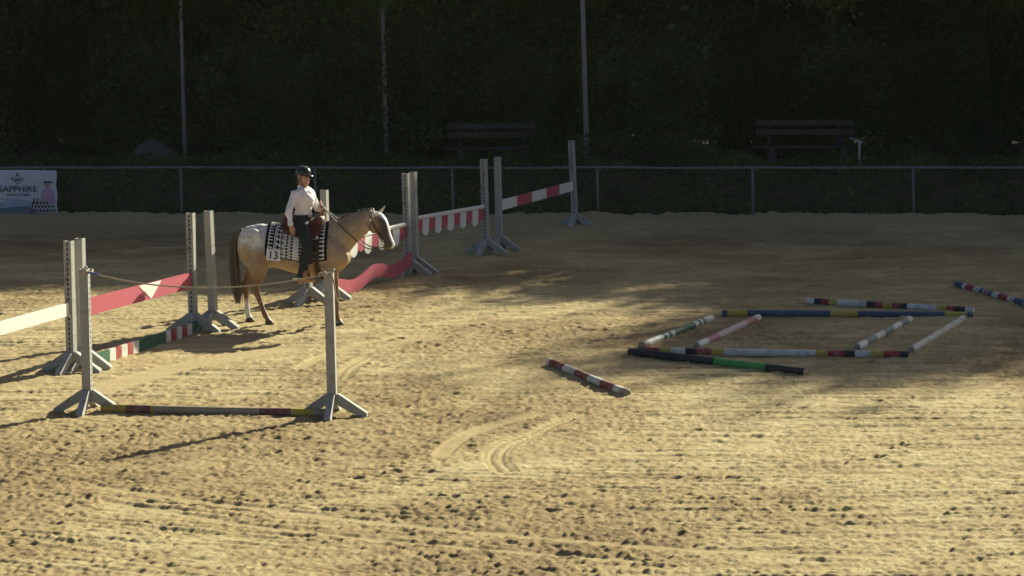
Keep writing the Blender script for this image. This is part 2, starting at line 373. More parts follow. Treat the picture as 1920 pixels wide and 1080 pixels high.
# pale lip of sand against the fence
lip = sstep(49.6, 52.6, Y + 0.7 * (fbm(X / 1.5, Y / 3, 81, 3) - 0.5))
H += lip * (0.03 + 0.14 * (fbm(X / 0.9, Y / 0.6, 83, 3) - 0.45) + 0.09 * (fbm(X / 0.16, Y / 0.2, 84, 3) - 0.5))
damp = damp * (1 - 0.75 * lip) - 0.15 * lip
edge = sstep(1.0, 0.94, np.abs(X) / HW[:, None]) * sstep(0, 0.02, tt)[:, None]
H = H * edge - 0.055 * (1 - edge)
gi = np.arange(NR * NC).reshape(NR, NC)
Q = np.stack([gi[:-1, :-1], gi[:-1, 1:], gi[1:, 1:], gi[1:, :-1]], -1).reshape(-1, 4)
me = mesh_np('arena_sand', np.stack([X, Y, H], -1).reshape(-1, 3), Q)
at_ = me.attributes.new('damp', 'FLOAT', 'POINT'); at_.data.foreach_set('value', np.clip(damp, -0.4, 1.2).astype(np.float32).ravel())
def sand_mat():
    m, t, b = new_mat('sand')
    a = N(t, 'ShaderNodeAttribute', attribute_name='damp')
    n1 = noise(t, 9.0, 6, 0.7); n2 = noise(t, 60.0, 5, 0.75); n0 = noise(t, 0.5, 4, 0.6)
    ad = N(t, 'ShaderNodeMath', operation='MULTIPLY_ADD'); ad.inputs[1].default_value = 0.55; t.links.new(n1.outputs[0], ad.inputs[0]); t.links.new(a.outputs['Fac'], ad.inputs[2])
    a2 = N(t, 'ShaderNodeMath', operation='MULTIPLY_ADD'); a2.inputs[1].default_value = 0.35; t.links.new(n2.outputs[0], a2.inputs[0]); t.links.new(ad.outputs[0], a2.inputs[2])
    a3 = N(t, 'ShaderNodeMath', operation='MULTIPLY_ADD'); a3.inputs[1].default_value = 0.35; t.links.new(n0.outputs[0], a3.inputs[0]); t.links.new(a2.outputs[0], a3.inputs[2])
    r = ramp(t, a3.outputs[0], [(0.10, (0.565, 0.475, 0.27)), (0.34, (0.47, 0.375, 0.20)), (0.62, (0.375, 0.283, 0.148)), (0.95, (0.28, 0.205, 0.108))])
    mr = N(t, 'ShaderNodeMapRange'); mr.inputs['From Min'].default_value = 0.0; mr.inputs['From Max'].default_value = 1.6
    t.links.new(a3.outputs[0], mr.inputs[0]); t.links.new(mr.outputs[0], r.inputs[0])
    t.links.new(r.outputs[0], b.inputs['Base Color']); b.inputs['Roughness'].default_value = 0.95; b.inputs['Specular IOR Level'].default_value = 0.15
    bump(t, b, n2.outputs[0], 0.9, 0.03); return m
M['sand'] = sand_mat()
tag(mesh_obj('arena_sand', me, M['sand'], None, True), 'pale churned riding arena sand with harrow lines and hoof prints', kind='structure')
def sheet(name, x0, x1, y0, y1, z, m, label):
    bm = bmesh.new(); bm.faces.new([bm.verts.new(p) for p in ((x0, y0, z), (x1, y0, z), (x1, y1, z), (x0, y1, z))])
    return tag(bm_obj(name, bm, m), label, kind='structure')
sheet('arena_ground', -45, 45, -20, 53.9, -0.06, M['sand'], 'sand of the arena beyond the churned track')
M['turf'] = surf('dry_turf', (0.085, 0.095, 0.045), 0.95, 0.3, 2, 0, 0.5, 20)
sheet('ground', -600, 600, -600, 600, -0.14, M['turf'], 'grassland around the arena')
# bank and terrace behind the fence
nx, ny = 181, 60
bx = np.linspace(-45, 45, nx); by = np.concatenate([np.linspace(53.7, 57, 26), np.linspace(57.3, 95, ny - 26)])
BX, BY = np.meshgrid(bx, by)
def bank_h(x, y):
    return 0.75 * sstep(53.9, 55.9, y + 0.3 * (fbm(x / 1.3, y / 1.3, 91, 3) - 0.5)) + 0.10 * (fbm(x / 0.9, y / 0.9, 93, 3) - 0.5) * sstep(54, 55, y) - 0.04
BZ = bank_h(BX, BY); gi = np.arange(BX.size).reshape(BX.shape)
me = mesh_np('bank', np.stack([BX, BY, BZ], -1).reshape(-1, 3), np.stack([gi[:-1, :-1], gi[:-1, 1:], gi[1:, 1:], gi[1:, :-1]], -1).reshape(-1, 4))
M['soil'] = surf('dark_soil', (0.075, 0.066, 0.042), 0.95, 0.3, 3, 0, 0.6, 15)
tag(mesh_obj('bank', me, M['soil'], None, True), 'dark planted bank rising behind the arena fence', kind='structure')
def bz(x, y): return float(bank_h(np.array([float(x)]), np.array([float(y)]))[0])

# ---- foliage helpers
def leaves_np(C, size, asp=0.55, up=0.35, rng=RNG):
    n = len(C); t = rng.normal(size=(n, 3)); t[:, 2] -= 0.25; t /= np.linalg.norm(t, axis=1)[:, None]
    nn = rng.normal(size=(n, 3)); nn[:, 2] += up * 2; b = np.cross(t, nn); b /= np.linalg.norm(b, axis=1)[:, None] + 1e-9
    s = (size * (0.65 + 0.7 * rng.random(n)))[:, None]
    fold = np.cross(t, b) * s * 0.12
    V = np.stack([C - t * s * 0.5, C + b * s * asp * 0.5 + fold, C + t * s * 0.5, C - b * s * asp * 0.5 + fold], 1).reshape(-1, 3)
    return V
def leaf_mesh(name, V):
    return mesh_np(name, V, np.arange(len(V)).reshape(-1, 4))
def clumps(n_cl, per, cen, rad, spread, rng, shell=0.55):
    d = rng.normal(size=(n_cl, 3)); d /= np.linalg.norm(d, axis=1)[:, None]
    r = (shell + (1 - shell) * rng.random(n_cl))[:, None]
    c = np.array(cen) + d * r * np.array(rad)
    k = np.repeat(np.arange(n_cl), per); sp = (spread * (0.6 + 0.8 * rng.random(n_cl)))[k][:, None]
    return c[k] + rng.normal(size=(len(k), 3)) * sp * np.array([1, 1, 0.7]), c
def tree_proto(seed, h, rw):
    rng = np.random.default_rng(seed)
    root = empty('broadleaf_tree')
    bm = bmesh.new()
    tr = [(0, 0, -0.2, .24, .24), (0.05 * rng.normal(), 0.05 * rng.normal(), 0.4, .17, .17), (rng.normal() * .15, rng.normal() * .15, h * .3, .135, .135), (rng.normal() * .25, rng.normal() * .25, h * .6, .09, .09), (rng.normal() * .3, rng.normal() * .3, h * .9, .03, .03)]
    loft(catmull(tr, 4), L=(1, 0, 0), n=9, bm=bm)
    for k in range(9):
        z = h * (0.16 + 0.075 * k); a = k * 2.4 + rng.random(); l = rw * (0.95 - 0.05 * k)
        i = [p for p in catmull(tr, 4)]; p0 = min(i, key=lambda q: abs(q[2] - z))
        loft([(p0[0], p0[1], p0[2], .055, .055), (p0[0] + l * .5 * math.cos(a), p0[1] + l * .5 * math.sin(a), z + l * .28, .035, .035), (p0[0] + l * math.cos(a), p0[1] + l * math.sin(a), z + l * .42, .012, .012)], L=(0, 0, 1), n=6, bm=bm)
    bm_obj('trunk', bm, M['bark'], root, True)
    A, _ = clumps(190, 62, (0, 0, h * .60), (rw, rw, h * .40), .42, rng, .45)
    B, _ = clumps(120, 110, (0, 0, h * .2), (rw * .95, rw * .95, h * .19), .36, rng, .3)
    V = np.concatenate([leaves_np(A, 0.27, .6, rng=rng), leaves_np(B, 0.115, .6, rng=rng)])
    mesh_obj('crown', leaf_mesh('crown', V), M['leaf'], root)
    return root
protos = [tree_proto(100 + k, 13.5, 2.5) for k in range(4)]
used = [False] * 4
def put_tree(x, y, s, label, group, kind=None, sz=None):
    k = random.randrange(4) if kind is None else kind
    o = protos[k] if not used[k] else copy_tree(protos[k]); used[k] = True
    o.location = (x, y, bz(x, y) - 0.05); o.rotation_euler = (0, 0, random.random() * 6.28); o.scale = (s, s, sz or s)
    tag(o, label, 'tree', group)
LT = 'dark broadleaf tree in the shaded row behind the benches'
for k in range(21):
    x = -17.5 + 2.65 * k + random.uniform(-.5, .5); put_tree(x, 61.6 + random.uniform(-.5, .6), random.uniform(.87, .95), LT, 'trees in the row behind the benches')
for k in range(19):
    x = -16 + 2.9 * k + random.uniform(-.6, .6); put_tree(x, 65.5 + random.uniform(-.7, .7), random.uniform(.97, 1.04), 'dark broadleaf tree standing in the second row behind the shaded row', 'trees of the second row')
for x, y, s in ((23.6, 62.6, 1.22), (24.6, 63.2, 1.33), (26.6, 62.4, 1.36), (29.2, 62.8, 1.32), (32.0, 63.4, 1.26), (34.9, 62.8, 1.2)):
    put_tree(x, y, s, 'tall broadleaf tree overtopping the row of shaded trees', 'tall trees of the row')
# trees whose branches hang out over the thicket
def overhang_proto(seed):
    rng = np.random.default_rng(seed); root = empty('overhanging_tree'); bm = bmesh.new(); h = 10.5
    tr = [(0, 0, -.2, .2, .2), (.05, .05, 1.5, .14, .14), (-.1, -.2, 4, .11, .11), (0, -.5, 7, .07, .07), (.1, -.6, 9.5, .02, .02)]
    loft(catmull(tr, 4), L=(1, 0, 0), n=9, bm=bm)
    for k in range(7):
        a = -1.57 + rng.normal() * .9; z = 2.6 + .75 * k; l = 2.2 - .15 * k
        loft([(-.05, -.15, z, .05, .05), (l * .5 * math.cos(a), l * .5 * math.sin(a), z + .6, .03, .03), (l * math.cos(a), l * math.sin(a), z + .7, .01, .01)], L=(0, 0, 1), n=6, bm=bm)
    bm_obj('trunk', bm, M['bark'], root, True)
    A, _ = clumps(80, 60, (0, -.5, 6.9), (2.0, 2.0, 3.0), .4, rng, .4)
    B, _ = clumps(60, 120, (0, -.9, 4.15), (1.7, 1.6, 1.05), .26, rng, .3)
    V = np.concatenate([leaves_np(A, .24, .6, rng=rng), leaves_np(B, .105, .6, rng=rng)])
    mesh_obj('crown', leaf_mesh('crown', V), M['leaf3'], root); return root
op = [overhang_proto(400), overhang_proto(401)]
for k, (px, y, s_, lb) in enumerate(((745, 60.0, 1.0, 'leafy tree overhanging the top of the mast between heap and bench'), (1835, 60.2, .97, 'leafy tree overhanging the thicket beyond the sprinkler'), (330, 60.3, 1.0, 'leafy tree overhanging the mast beside the sand heap'), (1040, 60.6, 1.04, 'leafy tree overhanging beside the thicker mast'), (1560, 60.9, 1.1, 'leafy tree overhanging the bench with the sprinkler'), (80, 60.6, 1.02, 'leafy tree overhanging behind the banner'))):
    o = op[k] if k < 2 else copy_tree(op[k % 2]); p = at(px, 300, y); o.location = (p.x, y, bz(p.x, y) - .05); o.rotation_euler = (0, 0, random.uniform(-.7, .7)); o.scale = (s_, s_, s_ * random.uniform(.92, 1.05)); tag(o, lb, 'tree', 'overhanging trees')
# shrubs at the foot of the trees
def shrub_proto(seed, h, rw, leaf=0.085, n=110, per=62):
    rng = np.random.default_rng(seed); root = empty('leafy_shrub'); bm = bmesh.new()
    for k in range(6):
        a = k * 1.05 + rng.random(); l = rw * .6
        loft([(0.06 * math.cos(a), 0.06 * math.sin(a), -.1, .03, .03), (l * .4 * math.cos(a), l * .4 * math.sin(a), h * .4, .02, .02), (l * math.cos(a), l * math.sin(a), h * .8, .006, .006)], L=(0, 1, 0), n=6, bm=bm)
    bm_obj('stem', bm, M['bark'], root, True)
    C, _ = clumps(n, per, (0, 0, h * .5), (rw, rw * .8, h * .5), .22, rng, .35)
    C[:, 2] = np.abs(C[:, 2]) + 0.03; lo_ = rng.random(len(C)) < .22; C[lo_, 2] *= .35
    mesh_obj('foliage', leaf_mesh('foliage', leaves_np(C, leaf, .6, rng=rng)), M['leaf2'], root)
    return root
sp = [shrub_proto(200 + k, 3.4, 1.15) for k in range(4)]; su = [False] * 4
for k in range(25):
    x = -14.6 + 1.22 * k + random.uniform(-.25, .25); y = 59.7 + random.uniform(-.7, .6)
    j = k % 4; o = sp[j] if not su[j] else copy_tree(sp[j]); su[j] = True
    o.location = (x, y, bz(x, y) - .03); o.rotation_euler = (0, 0, random.uniform(-.6, .6)); s = random.uniform(.7, 1.25); o.scale = (s, s, s * random.uniform(.8, 1.2))
    tag(o, 'tall dark shrub in the thicket between the benches and the trees', 'shrub', 'shrubs of the thicket behind the benches')
for k in range(23):
    x = -15.5 + 1.45 * k + random.uniform(-.3, .3); y = 63.4 + random.uniform(-.4, .4); o = copy_tree(sp[k % 4])
    o.location = (x, y, bz(x, y) - .03); o.rotation_euler = (0, 0, random.uniform(0, 6)); s = random.uniform(1.1, 1.4); o.scale = (s, s, s)
    tag(o, 'tall dark shrub growing under the trees behind the front thicket', 'shrub', 'shrubs under the trees')
rng = np.random.default_rng(8); n = 52000; cx = rng.uniform(-30, 52, n); cy = rng.uniform(70.5, 73.5, n); cz = 0.6 + 8.0 * rng.random(n) ** 1.5 * (0.75 + 0.5 * fbm(cx / 3, cy / 3, 96, 2))
tag(mesh_obj('far_wood', leaf_mesh('far_wood', leaves_np(np.stack([cx, cy, cz], -1), 0.34, .6, rng=rng)), M['leaf']), 'dark mass of woodland behind the rows of trees', kind='stuff')
lp = [shrub_proto(300 + k, 0.62, 0.46, 0.055, 40, 26) for k in range(2)]
for k, (px, s) in enumerate(((1140, 1.3), (1215, 1.0), (1268, 1.15), (1330, .8), (690, .9), (640, .7), (1690, .8), (1800, .9))):
    p = at(px, 312, 56.9 + random.uniform(-.3, .3)); o = lp[k % 2] if k < 2 else copy_tree(lp[k % 2])
    o.location = (p.x, p.y, bz(p.x, p.y) - .02); o.rotation_euler = (0, 0, random.random() * 6); o.scale = (s, s, s)
    tag(o, 'low leafy bush on the bank edge above the fence rail', 'bush', 'low bushes on the bank edge')
# ground cover on the bank
rng = np.random.default_rng(5); n = 46000
cx = rng.uniform(-15, 15, n); cy = 53.95 + 4.4 * rng.random(n) ** 1.3
hh = 0.05 + 0.75 * np.maximum(0, fbm(cx / .8, cy / .5, 95, 3) - .3)
cz = bank_h(cx, cy) + hh * rng.random(n) + 0.01
V = leaves_np(np.stack([cx, cy, cz], -1), 0.085, .6, rng=rng)
tag(mesh_obj('ground_cover', leaf_mesh('ground_cover', V), M['cover']), 'dark ivy and weeds covering the bank behind the fence', kind='stuff')

# ---- fence, banner
def lean_for(px, total=1.5): return R(total + (px - 960) / 39000 * 57.3)
FY = 53.76
fence = empty('arena_fence', (0, FY, 0)); tag(fence, 'low galvanised tube fence along the arena edge before the bank', 'fence')
zl = 0.985
rp = [at(px, 316, FY).x for px in (-690, -432, -175, 85, 341, 593, 850, 1122, 1413, 1714, 2005, 2290, 2580)]; rq = []
for i_, x_ in enumerate(rp):
    rq.append((x_, 0, zl + .006 * math.sin(i_ * 2.1)))
    if i_ < len(rp) - 1: rq.append(((x_ + rp[i_ + 1]) / 2, .004, zl - .012 - .006 * math.sin(i_ * 1.3)))
bm = tube(rq, 0.024, 10, sub=4)
bm_obj('rail', bm, M['rail'], fence, True)
for px in (-175, 85, 341, 593, 850, 1122, 1413, 1714, 2005):
    p = at(px, 405, FY); q = at(px - 2.5, 316, FY)
    bm = loft([(p.x, 0, -0.1, .027, .027), (q.x, 0, zl - 0.02, .027, .027)], L=(0, 1, 0), n=10)
    ellipsoid(bm, (q.x, 0, zl - .005), (.036, .036, .03), 10, 6)
    bm_obj('post', bm, M['rail'], fence, True)
ban = empty('sponsor_banner', (at(0, 405, FY).x, FY - 0.045, 0)); tag(ban, 'printed vinyl banner with black lettering hung on the arena fence', 'banner')
PPM = 93.0
def bp(px, py):   # banner-local metres from photo pixels on the fence plane
    p = at(px, py, FY - .045); return (p.x - ban.location.x, p.z)
nxb, nzb = 60, 14; x0b, zb0 = bp(-230, 411); x1b, zb1 = bp(106, 319)
bm = bmesh.new(); gv = []
def ban_y(x, z): return 0.012 * math.sin(x * 3.1 + z * 2) + 0.008 * math.sin(x * 7.3 - z * 5)
for i in range(nxb + 1):
    row = []
    for j in range(nzb + 1):
        x = x0b + (x1b - x0b) * i / nxb; z = zb0 + (zb1 - zb0) * j / nzb
        row.append(bm.verts.new((x + (0.01 * math.sin(j * 1.1) if i == nxb else 0), ban_y(x, z), z + 0.006 * math.sin(x * 4))))
    gv.append(row)
for i in range(nxb):
    for j in range(nzb): bm.faces.new((gv[i][j], gv[i + 1][j], gv[i + 1][j + 1], gv[i][j + 1]))
bo = bm_obj('vinyl_sheet', bm, M['vinyl'], ban, True); sm = bo.modifiers.new('s', 'SOLIDIFY'); sm.thickness = 0.004; sm.offset = 0
def flat(name, polys, m, parent, lift, yfun=lambda x, z: 0.0):
    bm = bmesh.new()
    for pts in polys:
        vs = [bm.verts.new((x, 0, z)) for x, z in pts]; bm.faces.new(vs)
    bmesh.ops.triangulate(bm, faces=bm.faces); 
    for _ in range(2): bmesh.ops.subdivide_edges(bm, edges=bm.edges, cuts=1, use_grid_fill=True)
    for v in bm.verts: v.co.y = yfun(v.co.x, v.co.z) - lift
    return bm_obj(name, bm, m, parent)
def text_mesh(name, s, size, m, parent, center, lift, sx=1.0, offset=0.0, yfun=None, rot=None):
    c = bpy.data.curves.new('t', 'FONT'); c.body = s; c.size = size; c.align_x = 'CENTER'; c.align_y = 'CENTER'; c.offset = offset; c.fill_mode = 'FRONT'
    o = bpy.data.objects.new('t', c); COL.objects.link(o); bpy.context.view_layer.update()
    dg = bpy.context.evaluated_depsgraph_get(); me = bpy.data.meshes.new_from_object(o.evaluated_get(dg), depsgraph=dg)
    bpy.data.objects.remove(o); me.name = name
    for v in me.vertices:
        x = v.co.x * sx + center[0]; z = v.co.y + center[1]
        v.co = (x, (yfun(x, z) if yfun else 0) - lift, z)
    return mesh_obj(name, me, m, parent)
P_ = lambda pts: [bp(*q) for q in pts]
flat('printed_lake', [P_([(-228, 375), (0, 372), (40, 374), (66, 378), (66, 409), (-228, 409)])], M['vinylblue'], ban, 0.006, ban_y)
flat('printed_mountains', [P_([(-228, 396), (-120, 368), (-60, 384), (5, 380), (22, 394), (40, 388), (62, 378), (62, 398), (-228, 399)])], M['vinyldark'], ban, 0.009, ban_y)
flat('printed_pines', [P_([(-228, 409), (-228, 404), (20, 406), (34, 397), (37, 400), (44, 393), (47, 398), (53, 386), (66, 396), (66, 409)])], M['vinylslate'], ban, 0.012, ban_y)
def lotus():
    c = (32, 338); P = []
    def petal(cx, cy, ang, l, w_, t=0.62):
        o = []; i = []
        for k in range(13):
            a = math.pi * k / 12; u = l * (0.5 - 0.5 * math.cos(a)); v = w_ * math.sin(a) ** 1.2
            o.append((u, v)); i.append((l * (1 - t) * .5 + u * t, v * t * .85))
        def tr(q, s): return (cx + (q[0] * math.sin(ang) + s * q[1] * math.cos(ang)), cy - (q[0] * math.cos(ang) - s * q[1] * math.sin(ang)))
        for s in (1, -1):
            for k in range(12): P.append(P_([tr(o[k], s), tr(o[k + 1], s), tr(i[k + 1], s), tr(i[k], s)]))
    petal(32.5, 340, 0, 16, 3.2); petal(30, 340, -0.95, 11, 2.8); petal(35, 340, 0.95, 11, 2.8)
    P.append(P_([(28, 342), (30, 342), (33, 344.4), (36, 342), (38, 342), (33, 346.5)]))
    return P
flat('printed_flower_emblem', lotus(), M['vinylblack'], ban, 0.009, ban_y)
xa, za = bp(33.5, 355); text_mesh('lettering', 'SAPPHIRE', 0.165, M['vinylblack'], ban, (xa, za), 0.0095, 1.12, 0.0025, ban_y)
xa, za = bp(34.5, 365.6); text_mesh('lettering', 'RANCH WEAR', 0.062, M['vinylblack'], ban, (xa, za), 0.0095, 1.15, 0.0015, ban_y)
flat('printed_figure_top', [P_([(79, 357), (84, 353), (88, 352.5), (96, 353), (101, 357), (103, 370), (105, 386), (97, 387), (86, 384), (79, 378), (77, 366)])], M['vinylpink'], ban, 0.008, ban_y)
flat('printed_figure_face', [P_([(83, 343), (88, 341), (94, 343), (94, 350), (90, 354), (85, 352)])], M['vinylface'], ban, 0.0105, ban_y)
flat('printed_hat', [P_([(81, 341), (86, 339.5), (99, 340), (99, 343), (90, 342.5), (82, 343.5)])], M['vinylblack'], ban, 0.013, ban_y)
flat('printed_blanket', [P_([(63, 370), (78, 372), (82, 380), (104, 385), (107, 409), (57, 408)])], M['vinylgrey'], ban, 0.0115, ban_y)
zz = []
for k in range(7):
    for j in range(4):
        cx_, cy_ = 64 + 6.4 * k + (3 if j % 2 else 0), 380 + 7.5 * j
        if cx_ > 104 or cy_ < 372 + max(0, cx_ - 76) * .5: continue
        zz.append(P_([(cx_ - 2.6, cy_), (cx_, cy_ - 3.4), (cx_ + 2.6, cy_), (cx_, cy_ + 3.4)]))
zz.append(P_([(63, 371), (65.5, 371), (59, 402), (57, 401)])); zz.append(P_([(70, 372.5), (71.5, 372.5), (66, 400), (64.5, 400)]))
flat('printed_blanket_pattern', zz, M['vinylblack'], ban, 0.0145, ban_y)

# ---- light poles
for px, py, r in ((347, 303, .038), (725, 304, .042), (1101, 311, .052)):
    p = gnd(px, py, 0.72); b0 = bz(p.x, p.y)
    o = empty('lamp_pole', (p.x, p.y, b0 - .02)); o.rotation_euler = (0, -lean_for(px, 1.6), 0)
    near = {347: 'slim pale metal mast beside the sand heap behind the fence', 725: 'slim pale metal mast between the sand heap and a bench', 1101: 'tall thicker metal mast beside a bench behind the fence'}[px]
    tag(o, near, 'mast', 'metal masts behind the fence')
    bm_obj('pole', loft([(0, 0, 0, r * 1.15, r * 1.15), (0, 0, 3, r, r), (0, 0, 9, r * .7, r * .7)], L=(1, 0, 0), n=12), M['mast'], o, True)
    bm = bmesh.new(); beam(bm, (0, 0, 8.9), (0, -.9, 9.1), .05, .05); box(bm, (.22, .5, .1), Matrix.Translation((0, -1.1, 9.1)), .02); bm_obj('lamp_head', bm, M['zinc'], o)
    bm = bmesh.new(); box(bm, (.2, .2, .02), Matrix.Translation((0, 0, .02)), .003); bm_obj('foot_plate', bm, M['zinc'], o)
# ---- benches
def bench(xl, xr, ytop, y2, ys, label):
    D = 57.5; c = at((xl + xr) / 2, 308, D); z0 = bz(c.x, c.y); o = empty('park_bench', (c.x, D, z0)); o.rotation_euler = (0, 0, R(3)); tag(o, label, 'bench', 'benches behind the fence')
    Wd = at(xr, 300, D).x - at(xl, 300, D).x; zs = at(960, ys, D).z - z0; zt = at(960, ytop, D).z - z0; zm = at(960, y2, D).z - z0
    for z, y, nm in ((zt, .30, 'back_slat'), (zm, .25, 'back_slat')):
        bm = bmesh.new(); beam(bm, (-Wd / 2, y, z), (Wd / 2, y, z), .035, .125, .008); bm_obj(nm, bm, M['benchwood'], o)
    for y in (-.22, -.05, .12):
        bm = bmesh.new(); beam(bm, (-Wd / 2 - .12, y, zs), (Wd / 2 - .05, y, zs), .145, .045, .008); bm_obj('seat_slat', bm, M['benchwood'], o)
    for x in (-Wd * .36, Wd * .36):
        bm = bmesh.new(); beam(bm, (x, .19, zs - .3), (x, .335, zt + .05), .05, .05); bm_obj('back_support', bm, M['benchwood'], o)
        bm = bmesh.new(); extrude(bm, [(-.26, -.1), (-.16, -.1), (.12, -.1), (.2, -.1), (.2, zs - .025), (-.28, zs - .025)], .12); me_ = bm_obj('leg', bm, M['concrete'], o); me_.rotation_euler = (0, 0, R(90)); me_.location = (x, 0, 0)
bench(840, 1004, 238, 255, 278, 'dark wooden bench beside the thicker mast behind the fence')
bench(1418, 1604, 232, 249, 275, 'dark wooden bench with a pipe sprinkler at its end')
# ---- sprinkler on a riser
p = at(1611, 305, 56.6); o = empty('pipe_sprinkler', (p.x, p.y, bz(p.x, p.y) - .02)); tag(o, 'pale metal sprinkler on a riser pipe beside a bench', 'sprinkler')
zt = at(1611, 268, 56.6).z - o.location.z
bm_obj('riser', tube([(0.0, 0, 0), (0, 0, zt * .5), (0.0, 0, zt)], .026, 10), M['zinc'], o, True)
bm = tube([(.05, 0, zt - .01), (-.03, 0, zt + .03), (-.19, 0, zt + .11)], .016, 8); bm_obj('nozzle_arm', bm, M['zinc'], o, True)
bm = bmesh.new(); beam(bm, (.05, -.03, zt + .02), (-.09, .02, zt + .08), .012, .03, .003); ellipsoid(bm, (0, 0, zt + .01), (.035, .035, .045), 10, 8); bm_obj('hammer', bm, M['zinc'], o)
# ---- sand heap
p = at(291, 312, 58.2); o = None
bm = bmesh.new(); bmesh.ops.create_grid(bm, x_segments=44, y_segments=34, size=1.0)
for v in bm.verts:
    x, y = v.co.x, v.co.y; d = math.hypot(x, y); hgt = (max(0, 1 - d ** 2.4) * .62 + .10 * math.exp(-((x + .25) ** 2 + y * y) / .1)) if d < 1 else -.06
    nz = float(fbm(np.array([x * 4 + 3]), np.array([y * 4]), 99, 4)[0]) - .5
    v.co = Vector((x * .68, y * .7, hgt * .82 + nz * .16 * (1 if d < 1 else 0) - .03))
ho = bm_obj('sand_heap', bm, M['heap'], None, True); ho.location = (p.x, p.y, bz(p.x, p.y) - .02); tag(ho, 'pale heap of sand under the trees behind the fence', 'sand heap')

# ================================================================== JUMP STANDARDS
def standard_proto():
    o = empty('jump_standard'); Hs, w2, t = 1.70, 0.052, 0.007
    bm = bmesh.new()
    # channel: three closed walls and a ladder-like pierced face on +x
    z0 = 0.17
    def wall(x0, x1, y0, y1, za, zb, mi=0): box(bm, (x1 - x0, y1 - y0, zb - za), Matrix.Translation(((x0 + x1) / 2, (y0 + y1) / 2, (za + zb) / 2)), 0.0015, mi)
    wall(-w2, -w2 + t, -w2 + t + .001, w2 - t - .001, z0, Hs); wall(-w2, w2 - t - .001, -w2, -w2 + t, z0, Hs); wall(-w2, w2 - t - .001, w2 - t, w2, z0, Hs)
    wall(w2 - t, w2, -w2, -.012, z0, Hs); wall(w2 - t, w2, .012, w2, z0, Hs)
    zc = 0.30
    wall(w2 - t, w2 - .0005, -.0118, .0118, z0, zc)
    while zc < Hs - .08:
        wall(w2 - t, w2 - .0005, -.0118, .0118, zc + .034, zc + .064); zc += .064
    wall(w2 - t, w2 - .0005, -.0118, .0118, zc + .03, Hs)
    wall(-w2 + t + .002, w2 - t - .03, -w2 + t + .002, w2 - t - .002, z0, Hs - .006, 1)
    bm_obj('upright', bm, [M['standard'], M['hole']], o)
    legs = []
    for k in range(4):
        bm = bmesh.new()
        # sloping channel foot: profile in XZ
        extrude(bm, [(.045, .155), (.045, .275), (.08, .275), (.405, .052), (.405, .0), (.33, .0)], .080)
        bmesh.ops.bevel(bm, geom=bm.edges[:], offset=.004, segments=1, affect='EDGES')
        l = bm_obj('leg', bm, M['standard'], o); l.rotation_euler = (0, 0, k * math.pi / 2)
    bm = bmesh.new(); box(bm, (.098, .098, .16), Matrix.Translation((0, 0, .215)), .004); bm_obj('foot_socket', bm, M['standard'], o)
    return o
SP = standard_proto(); sp_used = [False]
STD = {}
def standard(key, px, py, label, lean_px=None, extra=0.0):
    o = SP if not sp_used[0] else copy_tree(SP); sp_used[0] = True
    p = gnd(px, py); o.location = (p.x, p.y, -.012); STD[key] = o; o['px'] = float(px)
    tag(o, label, 'jump standard', 'grey jump standards'); return o
spec = [
 ('FL', 165, 772, 'grey jump standard tied to the rope end with the blue tape'),
 ('FR', 624, 780, 'grey jump standard whose rope knot has a loose tail dangling beside it'),
 ('A', 135, 697, 'pierced grey jump standard carrying the end of the plain white plank'),
 ('A2', 156, 690, 'grey jump standard carrying the triangle plank, beside the plain white plank'),
 ('B', 363, 622, 'pierced grey jump standard carrying the triangle plank, beside a bare standard'),
 ('B2', 401, 616, 'bare grey jump standard carrying nothing, beside the triangle plank'),
 ('G1', 579, 570, 'bare grey jump standard hidden mostly behind the rider and horse'),
 ('G2', 613, 560, 'grey jump standard at the low end of the red wavy plank'),
 ('C', 766, 515, 'pierced grey jump standard at the raised end of the red wavy plank'),
 ('C2', 779, 511, 'grey jump standard close beside the raised end of the wavy plank'),
 ('D', 912, 476, 'pierced grey jump standard at a scalloped rail, beside the red and white plank'),
 ('D2', 937, 470, 'grey jump standard at the red and white plank, beside a scalloped rail'),
 ('E', 1079, 426, 'pierced grey jump standard alone at the end of the red and white plank'),
]
for s in spec: standard(s[0], s[1], s[2], s[3])
# the white plank's other standard stands outside the picture, on the line of the jumps
dA = (STD['B'].location - STD['A2'].location).normalized()
o = copy_tree(SP); o.location = STD['A'].location - dA * 3.15; o.location.z = -.012; tag(o, 'pierced grey jump standard at the outer end of the plain white plank', 'jump standard', 'grey jump standards'); o['px'] = -70.0; STD['A0'] = o
def face(a, b):
    d = STD[b].location - STD[a].location; STD[a].rotation_euler = (0, 0, math.atan2(d.y, d.x))
for a, b in (('FL', 'FR'), ('FR', 'FL'), ('A', 'A0'), ('A0', 'A'), ('A2', 'B'), ('B', 'A2'), ('B2', 'G1'), ('G1', 'B2'), ('G2', 'C'), ('C', 'G2'), ('C2', 'D'), ('D', 'C2'), ('D2', 'E'), ('E', 'D2')): face(a, b)
EX = {'E': 1.3, 'B2': 1.2, 'C': 0.2, 'FR': 0.1, 'D': .2, 'B': .1}
for k, o in STD.items():
    ln = lean_for(o['px'], 1.45 + EX.get(k, 0)); rz = o.rotation_euler.z
    o.rotation_euler = (Matrix.Rotation(-ln, 3, 'Y') @ Matrix.Rotation(rz, 3, 'Z')).to_euler(); del o['px']

